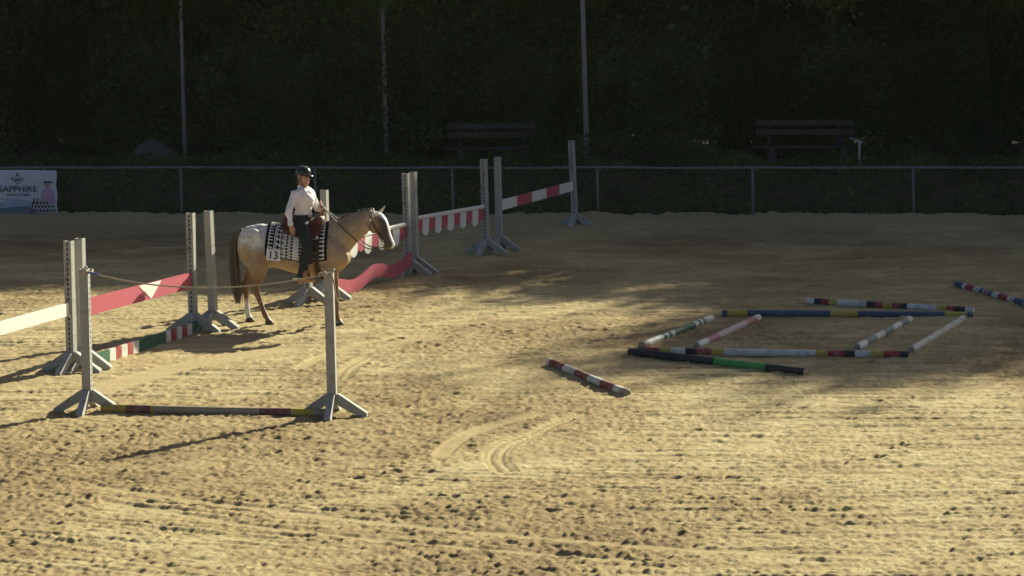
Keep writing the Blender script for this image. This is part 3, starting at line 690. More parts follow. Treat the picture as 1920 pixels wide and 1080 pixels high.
def on_std(k, z):   # point on a standard's axis at height z (follows its lean)
    bpy.context.view_layer.update(); return STD[k].matrix_world @ Vector((0, 0, z))
def frame_obj(name, a, b, label, cat, group=None):
    """empty at a, local x towards b (tilted), returns (obj, length)"""
    d = b - a; o = empty(name, a); o.rotation_euler = (0, -math.atan2(d.z, math.hypot(d.x, d.y)), math.atan2(d.y, d.x)); tag(o, label, cat, group); return o, d.length
def cup(k, z):
    bm = bmesh.new(); box(bm, (.05, .075, .012), Matrix.Translation((.077, 0, z)), .002); box(bm, (.008, .075, .06), Matrix.Translation((.0565, 0, z + .03)), .002); box(bm, (.008, .075, .03), Matrix.Translation((.1, 0, z + .016)), .002)
    bm_obj('rail_cup', bm, M['zinc'], STD[k])
def plank(name, k0, k1, z0, z1, ht, segs, label, th=.03, cat='jump plank', cups=True):
    a = on_std(k0, z0); b = on_std(k1, z1); d = (b - a).normalized(); a = a + d * .062; b = b - d * .062
    o, L = frame_obj(name, a, b, label, cat)
    x = 0.0
    for frac, m in segs:
        x1 = x + frac * L; bm = bmesh.new(); extrude(bm, [(x, -ht / 2), (x1 - .0006, -ht / 2), (x1 - .0006, ht / 2), (x, ht / 2)], th)
        bm_obj('board' if len(segs) == 1 else 'painted_section', bm, m, o); x = x1
    if cups: cup(k0, z0 - ht / 2 - .008); cup(k1, z1 - ht / 2 - .008)
    return o, L
Wt, Rd, Gn = M['white'], M['red'], M['green']
plank('white_plank', 'A0', 'A', .83, .83, .165, [(1, M['clean_white'])], 'plain sunlit white jump plank on grey standards')
o, L = plank('triangle_plank', 'A2', 'B', .79, .75, .225, [(1, M['rosered'])], 'rose red jump plank with a white triangle in its middle')
for s in (-1, 1):
    bm = bmesh.new(); extrude(bm, [(L * .48, .111), (L * .70, .111), (L * .60, -.108)], .004, s * .0185); bm_obj('white_triangle', bm, M['clean_white'], o)
# green plank standing on the ground
a = gnd(160, 690) + Vector((0, 0, .085)); dd = (gnd(352, 634) - gnd(160, 690)); 
a0 = STD['A2'].location + dA * .1; a0.z = .075; b0 = STD['B'].location - dA * .16; b0.z = .075
off = Vector((dA.y, -dA.x, 0)) * .07; o, L = frame_obj('striped_plank', a0 + off, b0 + off, 'low green jump plank with red and white stripes standing on the sand', 'jump plank')
x = 0
for fr, m in ((.16, M['green']), (.055, Wt), (.055, Rd), (.055, Wt), (.055, Rd), (.055, Wt), (.27, M['green']), (.05, Wt), (.06, Rd), (.055, Wt), (.055, Rd), (.05, Wt), (.125, M['green'])):
    x1 = x + fr * L; bm = bmesh.new(); extrude(bm, [(x, -.09), (x1 - .0006, -.09), (x1 - .0006, .085), (x, .085)], .035); bm_obj('painted_section', bm, m, o); x = x1
def scallop(k0, k1, z0, z1, label):
    a = on_std(k0, z0); b = on_std(k1, z1); d = (b - a).normalized(); a += d * .06; b -= d * .06
    o, L = frame_obj('scalloped_rail', a, b, label, 'jump rail', 'scalloped rails')
    bm = bmesh.new(); beam(bm, (0, 0, 0), (L, 0, 0), .05, .065, .012); bm_obj('top_rail', bm, M['clean_white'], o)
    n = 11; wd = L / n
    for k in range(n):
        white = k % 2 == 1; ln = .30 if white else .235; x0 = k * wd + .004; x1 = (k + 1) * wd - .004; c = (x0 + x1) / 2; r = (x1 - x0) / 2
        pts = [(x0, -.034), (x0, -ln + r * .6)] + [(c - r * math.cos(q), -ln + r * .6 - (r * .75) * math.sin(q)) for q in [math.pi * i / 10 for i in range(1, 10)]] + [(x1, -ln + r * .6), (x1, -.034)]
        bm = bmesh.new(); extrude(bm, pts, .022 if white else .018, -.001 if white else 0); bm_obj('tongue', bm, M['clean_white'] if white else M['rosered'], o)
    cup(k0, z0 - .045); cup(k1, z1 - .045)
scallop('G2', 'C', .86, .86, 'scalloped red and white rail behind the horse head')
scallop('C2', 'D', .92, .86, 'scalloped red and white rail ending beside the red and white plank')
plank('banded_plank', 'D2', 'E', .82, .82, .185, [(.215, M['clean_white']), (.2, M['rosered']), (.2, M['clean_white']), (.185, M['rosered']), (.2, M['clean_white'])], 'plank painted in broad red and white bands on grey standards')
# wavy plank
a = STD['G2'].location.copy(); b = STD['C'].location.copy(); d = (b - a).normalized(); sd_ = Vector((d.y, -d.x, 0)) * .07
a = a + d * .2 + sd_; b = b - d * .04 + sd_; a.z = .135; b.z = .235
o, L = frame_obj('wavy_plank', a, b, 'rose red plank with wavy edges standing on the sand', 'jump plank')
top, bot = [], []
for k in range(49):
    u = k / 48; wv = -.058 * math.cos(2 * math.pi * (u - .23) / .54); top.append((u * L, .105 + wv)); bot.append((u * L, -.105 + wv))
bm = bmesh.new(); extrude(bm, top + bot[::-1], .03)
bm_obj('board', bm, M['rosered'], o)

# ---- rope between the front standards
ra = on_std('FL', 1.675) + Vector((.02, -.075, 0)); rb = on_std('FR', 1.675) + Vector((-.04, -.075, 0))
rope = empty('rope', ra); tag(rope, 'thin pale rope sagging between two grey standards', 'rope')
pts = []
for k in range(11):
    u = k / 10; p = ra.lerp(rb, u) - ra; p.z -= .17 * (4 * u * (1 - u)) * (1.08 - .16 * u); pts.append(tuple(p))
bm_obj('strand', tube(pts, .0085, 8), M['rope'], rope, True)
bm_obj('blue_tape', tube([tuple(np.array(pts[0]) * .97 + np.array(pts[1]) * .03), tuple(np.array(pts[0]) * .4 + np.array(pts[1]) * .6 + np.array((0, 0, .004)))], .0125, 8, sub=4), M['tape'], rope, True)
for e in (Vector((0, 0, 0)), rb - ra):
    q = [tuple(e + Vector((.075 * math.cos(t_), .075 + .078 * math.sin(t_), .012 * math.sin(t_ * 2)))) for t_ in np.linspace(0, 6.28, 13)]
    bm = tube(q, .0125, 8, sub=3); ellipsoid(bm, e + Vector((0, -.012, 0)), (.03, .024, .034), 10, 8); bm_obj('knot', bm, M['rope'], rope, True)
e = rb - ra
bm_obj('loose_tail', tube([tuple(e + Vector((.08, .0, -.01))), tuple(e + Vector((.105, -.02, -.1))), tuple(e + Vector((.125, -.02, -.25))), tuple(e + Vector((.16, -.01, -.34)))], .009, 8), M['rope'], rope, True)
for k in ('FL', 'FR'):
    bm = bmesh.new(); ellipsoid(bm, (0.03 if k == 'FL' else -.06, -.05 if k == 'FL' else .03, 1.72), (.018, .018, .022), 10, 8); beam(bm, (0.03 if k == 'FL' else -.05, -.045 if k == 'FL' else .03, 1.69), (.03 if k == 'FL' else -.058, -.049 if k == 'FL' else .03, 1.72), .012, .012, .001); bm_obj('ring_bolt', bm, M['zinc'], STD[k])

# ================================================================== GROUND POLES
def pole(p0, p1, bands, label, r=.054, end=None, ends_z=(0, 0), cat='ground pole', name='ground_pole', extend=0.0):
    a = gnd(*p0); b = gnd(*p1); d = b - a; L = d.length; b = a + d * (1 + extend / L) if extend else b; L = (b - a).length
    a.z = r * .86 + ends_z[0]; b.z = r * .86 + ends_z[1]
    o, L = frame_obj(name, a, b, label, cat)
    bm = bmesh.new(); n = 16; mats = []; x = 0; tot = sum(q[0] for q in bands); first = True; prev = None; sd0 = random.random() * 100
    def ring(x):
        rr = r * (1 + .025 * math.sin(x * 2.3 + sd0)); sag = .006 * math.sin(x * 1.1 + sd0)
        return [bm.verts.new((x, rr * (1 + .02 * math.sin(3 * q + sd0)) * math.cos(q), rr * math.sin(q) + sag)) for q in [2 * math.pi * k / n for k in range(n)]]
    def strip(A, B, mi):
        for k in range(n):
            f = bm.faces.new((A[k], A[(k + 1) % n], B[(k + 1) % n], B[k])); f.material_index = mi; f.smooth = True
    q0 = ring(.012); e0 = [bm.verts.new((0, v.co.y * .86, v.co.z * .86)) for v in q0]
    for m in [q[1] for q in bands] + [end or M['rawwood']]:
        if m not in mats: mats.append(m)
    ie = mats.index(end or M['rawwood'])
    bm.faces.new(e0).material_index = ie; strip(e0, q0, mats.index(bands[0][1])); prev = q0; pos = .012
    for fr, m in bands:
        x1 = pos + fr / tot * (L - .024); nseg = max(1, int((x1 - pos) / .18))
        for s in range(nseg):
            q = ring(pos + (x1 - pos) * (s + 1) / nseg); strip(prev, q, mats.index(m)); prev = q
        pos = x1
    e1 = [bm.verts.new((L, v.co.y * .86, v.co.z * .86)) for v in prev]; strip(prev, e1, mats.index(bands[-1][1])); bm.faces.new(e1).material_index = ie
    bmesh.ops.recalc_face_normals(bm, faces=bm.faces)
    me = bpy.data.meshes.new(name); bm.to_mesh(me); bm.free()
    me2 = bpy.data.objects.new('pole_shaft', me)
    for m in mats: me.materials.append(m)
    link(me2, o); return o
k, r_, y_, w_, b_, g_, pk, gr = M['black'], M['red'], M['yellow'], M['white'], M['blue'], M['green'], M['pink'], M['grey']
mn, rw = M['maroon'], M['rawwood']
oy = paint('rubbed_yellow_paint', (.36, .28, .06), .68, (.20, .155, .10)); om = paint('rubbed_maroon_paint', (.16, .06, .06), .66, (.20, .155, .11))
pole((1030, 686), (1176, 744), [(.04, w_), (.19, mn), (.16, w_), (.18, mn), (.17, w_), (.17, mn), (.09, w_), (.05, rw)], 'short dark red and white striped pole lying apart on sunlit sand')
pole((1180, 667), (1510, 704), [(.5, k), (.29, M['bright_green']), (.21, k)], 'black pole with one bright green band lying slantwise', end=rw)
pole((1197, 666), (1703, 671), [(10, k), (28, r_), (22, y_), (28, w_), (20, k), (30, r_), (24, y_), (174, w_), (23, y_), (31, r_), (21, k), (31, w_), (23, y_), (30, r_), (16, k)], 'long pole in black, red, yellow and white bands touching the slanted black pole', end=M['clean_white'])
pole((1203, 655), (1333, 602), [(.06, rw), (.2, w_), (.045, g_), (.03, w_), (.045, g_), (.045, w_), (.30, g_), (.05, w_), (.035, g_), (.03, w_), (.03, g_), (.13, w_)], 'white pole with dark green middle and thin green rings')
pole((1306, 654), (1422, 602), [(.14, w_), (.17, pk), (.45, paint('pale_rose_paint', (.44, .36, .34), .52)), (.17, pk), (.07, w_)], 'faded pink and white pole lying across inside the pole box')
pole((1607, 659), (1706, 604), [(.13, w_), (.17, gr), (.16, w_), (.16, gr), (.16, w_), (.14, gr), (.08, w_)], 'pole striped in grey and white across inside the pole box')
pole((1708, 664), (1805, 603), [(1, M['palewood'])], 'plain pale weathered pole closing one end of the pole box')
pole((1354, 594), (1824, 597), [(8, b_), (38, y_), (157, b_), (52, y_), (164, b_), (42, y_), (10, b_)], 'blue pole with yellow bands forming a side of the pole box', end=M['clean_white'])
pole((1513, 571), (1826, 588), [(14, w_), (14, k), (15, r_), (16, y_), (57, w_), (17, k), (14, r_), (18, y_), (15, r_), (14, k), (56, w_), (18, y_), (16, r_), (20, k), (14, w_)], 'pole in white, black, red and yellow bands beside the blue pole', end=M['clean_white'])
pole((1793, 538), (1925, 576), [(19, b_), (7, w_), (20, r_), (13, w_), (9, b_), (2, w_), (6, r_), (2, w_), (10, b_), (14, w_), (20, r_), (8, w_), (2, r_), (4, w_), (22, b_), (10, w_), (20, r_), (10, w_), (30, b_)], 'blue, white and red banded pole lying apart in the shade', extend=1.1)
pole((190, 774), (612, 781), [(.11, oy), (.11, om), (.015, oy), (.47, rw), (.14, om), (.10, y_), (.05, rw)], 'worn bare wooden pole with yellow and maroon ends under the rope', r=.052)

# ================================================================== HORSE
HP = gnd(551, 607.5); HYAW = R(-7)
TR = [(-.815, 1.20, 1.04, .06), (-.775, 1.335, .92, .155), (-.68, 1.41, .82, .235), (-.52, 1.452, .80, .28), (-.30, 1.442, .825, .272), (-.10, 1.405, .775, .28), (.10, 1.385, .725, .292), (.28, 1.405, .695, .285), (.42, 1.46, .69, .255), (.55, 1.47, .715, .23), (.67, 1.40, .76, .205), (.76, 1.27, .83, .165), (.815, 1.15, .92, .09)]
TX = np.array([q[0] for q in TR]); TT = np.array([q[1] for q in TR]); TB = np.array([q[2] for q in TR]); TW = np.array([q[3] for q in TR])
def sec(x, phi, off=0.0):
    """point of the trunk surface at station x, angle phi from the top (negative = right side)"""
    t_, b_2, w_2 = np.interp(x, TX, TT), np.interp(x, TX, TB), np.interp(x, TX, TW)
    zc = b_2 * .56 + t_ * .44; up_ = t_ - zc; dn = zc - b_2; c = math.cos(phi); s_ = math.sin(phi)
    nar = 1 - (.20 + .22 * math.exp(-((x - .46) / .16) ** 2)) * max(0, c) ** 2
    return Vector((x, s_ * (w_2 * nar + off), zc + c * ((up_ if c > 0 else dn) + off)))
horse = empty('horse', HP, HYAW); tag(horse, 'saddled tan horse with white spotted rump standing between the jumps', 'horse')
bm = bmesh.new(); rings = []
for x in np.interp(np.linspace(0, 1, 30), np.linspace(0, 1, 13), TX):
    rings.append([bm.verts.new(sec(x, 2 * math.pi * k / 24)) for k in range(24)])
for A, B in zip(rings[:-1], rings[1:]):
    for k in range(24): bm.faces.new((A[k], A[(k + 1) % 24], B[(k + 1) % 24], B[k]))
bm.faces.new(rings[0]); bm.faces.new(rings[-1][::-1])
HEADYAW = R(-18)
neck = [(.46, 0, 1.12, .19, .33), (.62, 0, 1.235, .155, .285), (.80, -.005, 1.355, .118, .225), (.97, -.02, 1.458, .095, .178), (1.10, -.035, 1.54, .085, .142), (1.19, -.045, 1.595, .078, .105)]
loft(catmull(neck, 3), n=20, bm=bm)
HO = Vector((1.205, -.045, 1.60)); HM = Matrix.Translation(HO) @ Matrix.Rotation(HEADYAW, 4, 'Z') @ Matrix.Translation(-Vector((1.15, 0, 1.53)))
HL = (HM.to_3x3() @ Vector((0, 1, 0)))
def hp(x, y, z): return HM @ Vector((x, y, z))
def hpath(P): return [(*hp(x, y, z), a, b) for x, y, z, a, b in P]
head = [(1.135, 0, 1.545, .062, .075), (1.18, 0, 1.475, .092, .118), (1.235, 0, 1.395, .098, .125), (1.28, 0, 1.315, .085, .108), (1.33, 0, 1.225, .064, .084), (1.37, 0, 1.155, .060, .076), (1.40, 0, 1.105, .060, .068), (1.415, 0, 1.075, .045, .045)]
loft(catmull(hpath(head), 3), L=HL, n=20, bm=bm)
for s in (-1, 1):   # cheek, brow, nostril rim
    ellipsoid(bm, hp(1.165, s * .055, 1.365), (.085, .04, .095), 14, 10)
    ellipsoid(bm, hp(1.268, s * .076, 1.452), (.04, .026, .03), 12, 8)
    ellipsoid(bm, hp(1.425, s * .036, 1.118), (.026, .020, .034), 12, 8)
ellipsoid(bm, hp(1.335, 0, 1.075), (.05, .04, .032), 12, 8)   # chin
def leg(P, y): return loft(catmull([(x, y + dy, z, a, b) for x, dy, z, a, b in P], 3), n=14, bm=bm, cap=.05)
FRt = [(.56, .0, 1.02, .11, .19), (.575, 0, .86, .095, .135), (.60, 0, .70, .068, .088), (.625, 0, .55, .05, .06), (.645, 0, .44, .047, .052), (.648, 0, .37, .036, .041), (.65, 0, .23, .029, .034), (.655, 0, .135, .036, .042), (.675, 0, .085, .033, .038), (.69, 0, .055, .045, .05), (.705, 0, .0, .057, .066)]
FLt = [(.54, 0, 1.02, .11, .19), (.545, 0, .86, .095, .135), (.545, 0, .70, .068, .088), (.545, 0, .55, .05, .06), (.55, 0, .44, .047, .052), (.545, 0, .37, .036, .041), (.54, 0, .23, .029, .034), (.54, 0, .135, .036, .042), (.56, 0, .085, .033, .038), (.575, 0, .055, .045, .05), (.59, 0, .0, .057, .066)]
RRt = [(-.54, 0, 1.15, .13, .23), (-.50, -.01, .97, .125, .19), (-.485, -.02, .82, .098, .145), (-.50, 0, .68, .066, .098), (-.525, 0, .575, .046, .068), (-.522, 0, .50, .043, .060), (-.495, 0, .42, .036, .046), (-.445, 0, .28, .029, .036), (-.395, 0, .145, .036, .042), (-.362, 0, .09, .033, .038), (-.345, 0, .055, .045, .05), (-.325, 0, .0, .057, .066)]
LRt = [(-.57, 0, 1.15, .13, .23), (-.57, 0, .97, .12, .185), (-.60, .01, .82, .095, .138), (-.655, 0, .68, .064, .095), (-.715, 0, .575, .046, .068), (-.735, 0, .50, .043, .060), (-.728, 0, .42, .036, .046), (-.722, 0, .28, .029, .036), (-.715, 0, .145, .036, .042), (-.698, 0, .09, .033, .038), (-.685, 0, .055, .045, .05), (-.67, 0, .0, .057, .066)]
for s in (-1, 1):   # shoulder, breast, haunch and stifle muscles
    ellipsoid(bm, (.60, s * .155, 1.06), (.13, .075, .24), 16, 12, Matrix.Rotation(R(-22), 3, 'Y'))
    ellipsoid(bm, (.745, s * .085, .98), (.09, .085, .13), 14, 10)
    ellipsoid(bm, (-.58, s * .165, 1.16), (.19, .115, .24), 16, 12, Matrix.Rotation(R(15), 3, 'Y'))
    ellipsoid(bm, (.50, s * .16, .83), (.10, .09, .11), 14, 10)
leg(FRt, -.125); leg(FLt, .125); leg(RRt, -.135); leg(LRt, .135)
ellipsoid(bm, (-.575, -.135, .535), (.028, .026, .05), 10, 8); ellipsoid(bm, (-.785, .135, .535), (.028, .026, .05), 10, 8)
hme = remesh('body', bm, .0115, 5)
co = np.zeros(len(hme.vertices) * 3, dtype=np.float32); hme.vertices.foreach_get('co', co); co = co.reshape(-1, 3)
nr = np.zeros(len(hme.vertices) * 3, dtype=np.float32); hme.vertices.foreach_get('normal', nr); nr = nr.reshape(-1, 3)
lump = (fbm(co[:, 0] * 7 + co[:, 1] * 4 + 60, co[:, 2] * 5 + co[:, 1] * 3 + 60, 411, 3) - .5) * .030 + (fbm(co[:, 0] * 22 + 60, co[:, 2] * 14 + co[:, 1] * 9 + 60, 413, 2) - .5) * .008
ribs = .004 * np.sin(co[:, 0] * 2 * math.pi / .075 + co[:, 2] * 4) * np.exp(-((co[:, 0] + .12) / .22) ** 2) * np.exp(-((co[:, 2] - 1.0) / .16) ** 2)
co += nr * ((lump * sstep(.5, .8, co[:, 2]) * sstep(1.15, .95, co[:, 0])) + ribs)[:, None]; hme.vertices.foreach_set('co', co.ravel().astype(np.float32)); hme.update()
x, y, z = co[:, 0], co[:, 1], co[:, 2]
ls = lambda *c: np.array(c)
nz = fbm(x * 9 + y * 5 + 50, z * 9 + y * 6 + 50, 401, 4); fine = fbm(x * 34 + y * 18 + 90, z * 34 + 90, 403, 3)
tan_ = ls(.37, .27, .172); grey_ = ls(.38, .31, .23); white_ = ls(.82, .80, .77); brown = ls(.17, .085, .045); dark = ls(.060, .046, .040)
mixc = lambda c, d, k: c * (1 - k[:, None]) + d * k[:, None]
C = np.tile(tan_, (len(x), 1))
C = mixc(C, grey_, sstep(.35, .65, nz) * sstep(.9, 1.2, z) * .55)
C = mixc(C, ls(.37, .235, .13), sstep(1.0, .78, z) * sstep(-.7, -.2, x) * .75)                     # golden belly
wr = sstep(1.05, .45, np.hypot((x + .50) / .62, (z - 1.42) / .40) + .55 * (nz - .5))
C = mixc(C, white_, np.clip(wr * (.86 + 1.3 * (fine - .5)), 0, 1))
spots = sstep(.74, .82, vn(x * 30 + 40, z * 30 + y * 20 + 40, 405)) * wr * sstep(1.0, .6, wr + .2)
C = mixc(C, ls(.30, .21, .13), spots * .75)
flk = sstep(.16, .05, np.hypot(x + .34, (z - 1.0) * .9) + .1 * (nz - .5)); C = mixc(C, brown * 1.6, flk * .5)
C = mixc(C, brown * .95, sstep(.86, .60, z) * (x < .95) * .85 * sstep(.0, .3, np.abs(x)))          # legs
C = mixc(C, dark * 1.6, sstep(1.36, 1.5, z) * sstep(.62, .8, x) * sstep(1.12, 1.0, x) * (nz > .3) * .35)
LHm = (x < -.4) & (y > .04); C = mixc(C, white_ * .8, LHm * sstep(.40, .30, z + .06 * nz))
C = mixc(C, ls(.10, .07, .05), sstep(.075, .055, z) * 1.0)
RFm = (x > .4) & (y < 0); C = mixc(C, white_ * .72, RFm * sstep(.11, .08, z + .04 * nz))
# head in its own frame
inv = np.array(HM.inverted()); hc = co @ inv[:3, :3].T + inv[:3, 3]
hx, hy, hz = hc[:, 0], hc[:, 1], hc[:, 2]
s_ax = (hx - 1.15) * .49 - (hz - 1.53) * .87; f_ax = (hx - 1.15) * .87 + (hz - 1.53) * .49
ish = sstep(.96, 1.06, x) * sstep(1.02, 1.12, x + .15)
isH = ((x > 1.05) & (f_ax > -.15)).astype(float)
C = mixc(C, ls(.22, .13, .075), isH * sstep(.02, .16, s_ax + .05 * nz) * .8)
C = mixc(C, dark, isH * sstep(.09, .21, s_ax * .8 + .8 * f_ax + .06 * (nz - .5)) * .95)
blz = isH * sstep(.042, .030, np.abs(hy) - .022 * sstep(.2, .05, s_ax) + .02 * (nz - .5)) * sstep(.058, .078, f_ax + .055 * sstep(.25, .45, s_ax) + .03 * sstep(.12, .0, s_ax) + .02 * (nz - .5)) * sstep(-.08, -.02, s_ax)
C = mixc(C, white_ * 1.03, np.clip(blz, 0, 1))
ca = hme.color_attributes.new('coat', 'FLOAT_COLOR', 'POINT'); ca.data.foreach_set('color', np.concatenate([np.clip(C, 0, 1), np.ones((len(x), 1))], 1).astype(np.float32).ravel())
m, t, b = new_mat('horse_coat'); a = N(t, 'ShaderNodeAttribute', attribute_name='coat'); n_ = noise(t, 22, 6, .7); mx = N(t, 'ShaderNodeMix', data_type='RGBA', blend_type='MULTIPLY'); mx.inputs[0].default_value = .55
rr = ramp(t, n_.outputs[0], [(.3, (.62, .62, .62)), (.7, (1.15, 1.14, 1.12))]); t.links.new(a.outputs['Color'], mx.inputs[6]); t.links.new(rr.outputs[0], mx.inputs[7]); t.links.new(mx.outputs[2], b.inputs['Base Color'])
b.inputs['Roughness'].default_value = .48; b.inputs['Specular IOR Level'].default_value = .45; n3 = noise(t, 160, 3, .6, stretch=(1, 1, .25)); bump(t, b, n3.outputs[0], .12, .004)
mesh_obj('body', hme, m, horse, True)
M['earhair'] = surf('pale_ear_hair', (.60, .54, .46), .8, .1, 20, 0, .1)
for s, tip in ((-1, (1.165, -.082, 1.645)), (1, (1.255, .12, 1.66))):
    b0 = hp(1.16, s * .06, 1.52); tp = hp(*tip); md = b0.lerp(tp, .45)
    bm = loft([(*b0.lerp(tp, -.15), .026, .022), (*b0, .034, .024), (*md, .037, .02), (*b0.lerp(tp, .8), .019, .011), (*tp, .004, .004)], L=HL, n=12)
    bm_obj('ear', bm, M['earhair'], horse, True)
    bm = bmesh.new(); ellipsoid(bm, hp(1.264, s * .086, 1.442), (.021, .014, .016), 12, 8); bm_obj('eye', bm, M['eye'], horse, True)
    bm = bmesh.new(); ellipsoid(bm, hp(1.432, s * .044, 1.114), (.011, .011, .017), 10, 6); bm_obj('nostril', bm, M['eye'], horse, True)
def strands(name, roots, fn, n, wid, m, parent, seed):
    rg = np.random.default_rng(seed); bm = bmesh.new()
    for k in range(n):
        pts = fn(rg, k / n); pts = catmull(pts, 4); w0 = wid * (0.6 + .8 * rg.random()); prev = None; ax = Vector((rg.normal(), rg.normal(), .1)).normalized()
        for i, p in enumerate(pts):
            p = Vector(p); f_ = i / (len(pts) - 1); w_3 = w0 * (1 - .8 * f_ ** 2) + .0008; cur = (bm.verts.new(p - ax * w_3), bm.verts.new(p + ax * w_3))
            if prev: bm.faces.new((prev[0], prev[1], cur[1], cur[0]))
            prev = cur
    return bm_obj(name, bm, m, parent, True)
def tailf(rg, u):
    a, b, c, e = rg.normal(size=4) * .5; L = .50 + .38 * rg.random() ** .6
    return [(-.775 + .015 * a, .02 * b, 1.34 + .02 * c), (-.845 + .02 * a, .03 * b, 1.27), (-.875 + .035 * a, .05 * b, 1.10), (-.87 + .05 * a, .07 * b + .01, 1.10 - L * .45), (-.84 + .05 * a + .015 * e, .075 * b + .01, 1.12 - L * .8), (-.82 + .045 * a + .02 * e, .07 * b + .02, 1.15 - L)]
strands('tail', None, tailf, 520, .006, M['tail'], horse, 1)
bm_obj('tail_dock', loft([(-.74, 0, 1.35, .035, .04), (-.82, 0, 1.30, .035, .04), (-.86, 0, 1.15, .03, .035), (-.868, 0, .95, .025, .03)], n=10), M['tail'], horse, True)
crest = [(.50, .0, 1.475), (.60, .0, 1.50), (.72, -.005, 1.548), (.86, -.012, 1.602), (.98, -.022, 1.645), (1.08, -.035, 1.67), (1.15, -.043, 1.682)]
crc = catmull(crest, 6)
def manef(rg, u):
    p = Vector(crc[min(int(u * len(crc)), len(crc) - 1)]); L = .10 + .10 * rg.random(); q = rg.normal() * .012
    return [(p.x + q, p.y - .004, p.z - .03), (p.x + q - .005, p.y + .012, p.z + .010 + .008 * rg.random()), (p.x + q - .015, p.y + .05, p.z - .01), (p.x + q - .03, p.y + .085, p.z - L)]
strands('mane', None, manef, 320, .006, M['mane'], horse, 2)
for P, yy in ((FRt, -.125), (FLt, .125), (RRt, -.135), (LRt, .135)):
    hx_, hz_ = P[-1][0], 0; bm = loft([(hx_ - .004, yy, -.006, .062, .071), (hx_ - .010, yy, .03, .056, .063), (hx_ - .018, yy, .058, .049, .054)], n=16, cap=.02); bm_obj('hoof', bm, M['hoofwall'], horse, True)

# ---- everything the horse carries is placed in the horse's frame
HMW = Matrix.Translation(HP) @ Matrix.Rotation(HYAW, 4, 'Z')
def carried(name, label, cat, origin=(0, 0, 0)):
    o = empty(name, HMW @ Vector(origin), HYAW); tag(o, label, cat); return o
# saddle blanket
o = carried('saddle_blanket', 'black and white patterned saddle blanket under the saddle', 'blanket')
NU, NV = 172, 150; x0s, x1s = -.335, .535
def blanket_pt(u, v, off):
    x = x0s + (x1s - x0s) * u; phi = (v - .5) * 2 * R(103); s = -1 if phi < 0 else 1
    p = sec(x, phi, off + .012 * (1 - abs(phi) / 1.8))
    if abs(phi) > 1.45:
        q = sec(x, s * 1.45, off); p.y = q.y - s * 0.012 * (abs(phi) - 1.45); 
    p.z += .004 * math.sin(x * 23); p.x += .02 * (abs(phi) / 1.8) * (-1 if u < .5 else .3)
    return p
V = np.array([[tuple(blanket_pt(i / NU, j / NV, .026)) for j in range(NV + 1)] for i in range(NU + 1)]).reshape(-1, 3)
gi = np.arange((NU + 1) * (NV + 1)).reshape(NU + 1, NV + 1)
me = mesh_np('cloth', V, np.stack([gi[:-1, :-1], gi[1:, :-1], gi[1:, 1:], gi[:-1, 1:]], -1).reshape(-1, 4))
ui = (np.arange(NU) + .5) / NU; vj = (np.arange(NV) + .5) / NV; U, Vv = np.meshgrid(ui, vj, indexing='ij')
um = np.minimum(U, 1 - U) * (x1s - x0s); dv = np.abs(Vv - .5) * 2 * R(103) * .36    # metres from the end, metres down the side
sym = (U - .5) * (x1s - x0s)
col = np.full(U.shape + (3,), .60); col[..., 2] *= .96
blk = np.array((.012, .012, .015)); wht = np.array((.66, .65, .62)); gry = np.array((.26, .27, .29))
def put(mask, c): col[mask] = c
per = .075
tri = np.abs((dv / per) % 1 - .5) * 2
put(um < .135, blk)
put((um > .045) & (um < .058 + .0), wht)                                                  # spine of the comb band
put((um > .036) & (um < .105) & (((dv / .05) % 1) < .36), wht)
put((um > .125) & (um < .135), wht)
band = (um >= .135) & (um < .235)
put(band, gry); put(band & (np.abs(um - .185) < .046 * tri), wht); put(band & (np.abs(um - .185) < .022 * (1 - tri)), blk)
b2 = (um >= .235) & (um < .275); put(b2, blk); put(b2 & (np.abs(um - .255) < .013 * tri + .002), wht)
b3 = (um >= .275); put(b3, wht); put(b3 & (np.abs(um - .315) < .026 * (1 - np.abs((dv / .042) % 1 - .5) * 2)), blk); put(b3 & (np.abs(um - .385) < .024 * (1 - np.abs((dv / .042 + .5) % 1 - .5) * 2)), blk); put(b3 & (np.abs(um - .35) < .003), blk)
ed = np.minimum(Vv, 1 - Vv); put(ed < .012, blk)
put(um < .012, blk)
cf = me.attributes.new('weave', 'FLOAT_COLOR', 'FACE'); cf.data.foreach_set('color', np.concatenate([col, np.ones(U.shape + (1,))], -1).reshape(-1, 4).astype(np.float32).ravel())
m, t, b = new_mat('woven_blanket'); a = N(t, 'ShaderNodeAttribute', attribute_name='weave'); t.links.new(a.outputs['Color'], b.inputs['Base Color']); b.inputs['Roughness'].default_value = .95; b.inputs['Specular IOR Level'].default_value = .1
n_ = noise(t, 220, 3); bump(t, b, n_.outputs[0], .3, .006)
c_ = mesh_obj('cloth', me, m, o, True); q = c_.modifiers.new('s', 'SOLIDIFY'); q.thickness = .014; q.offset = -1
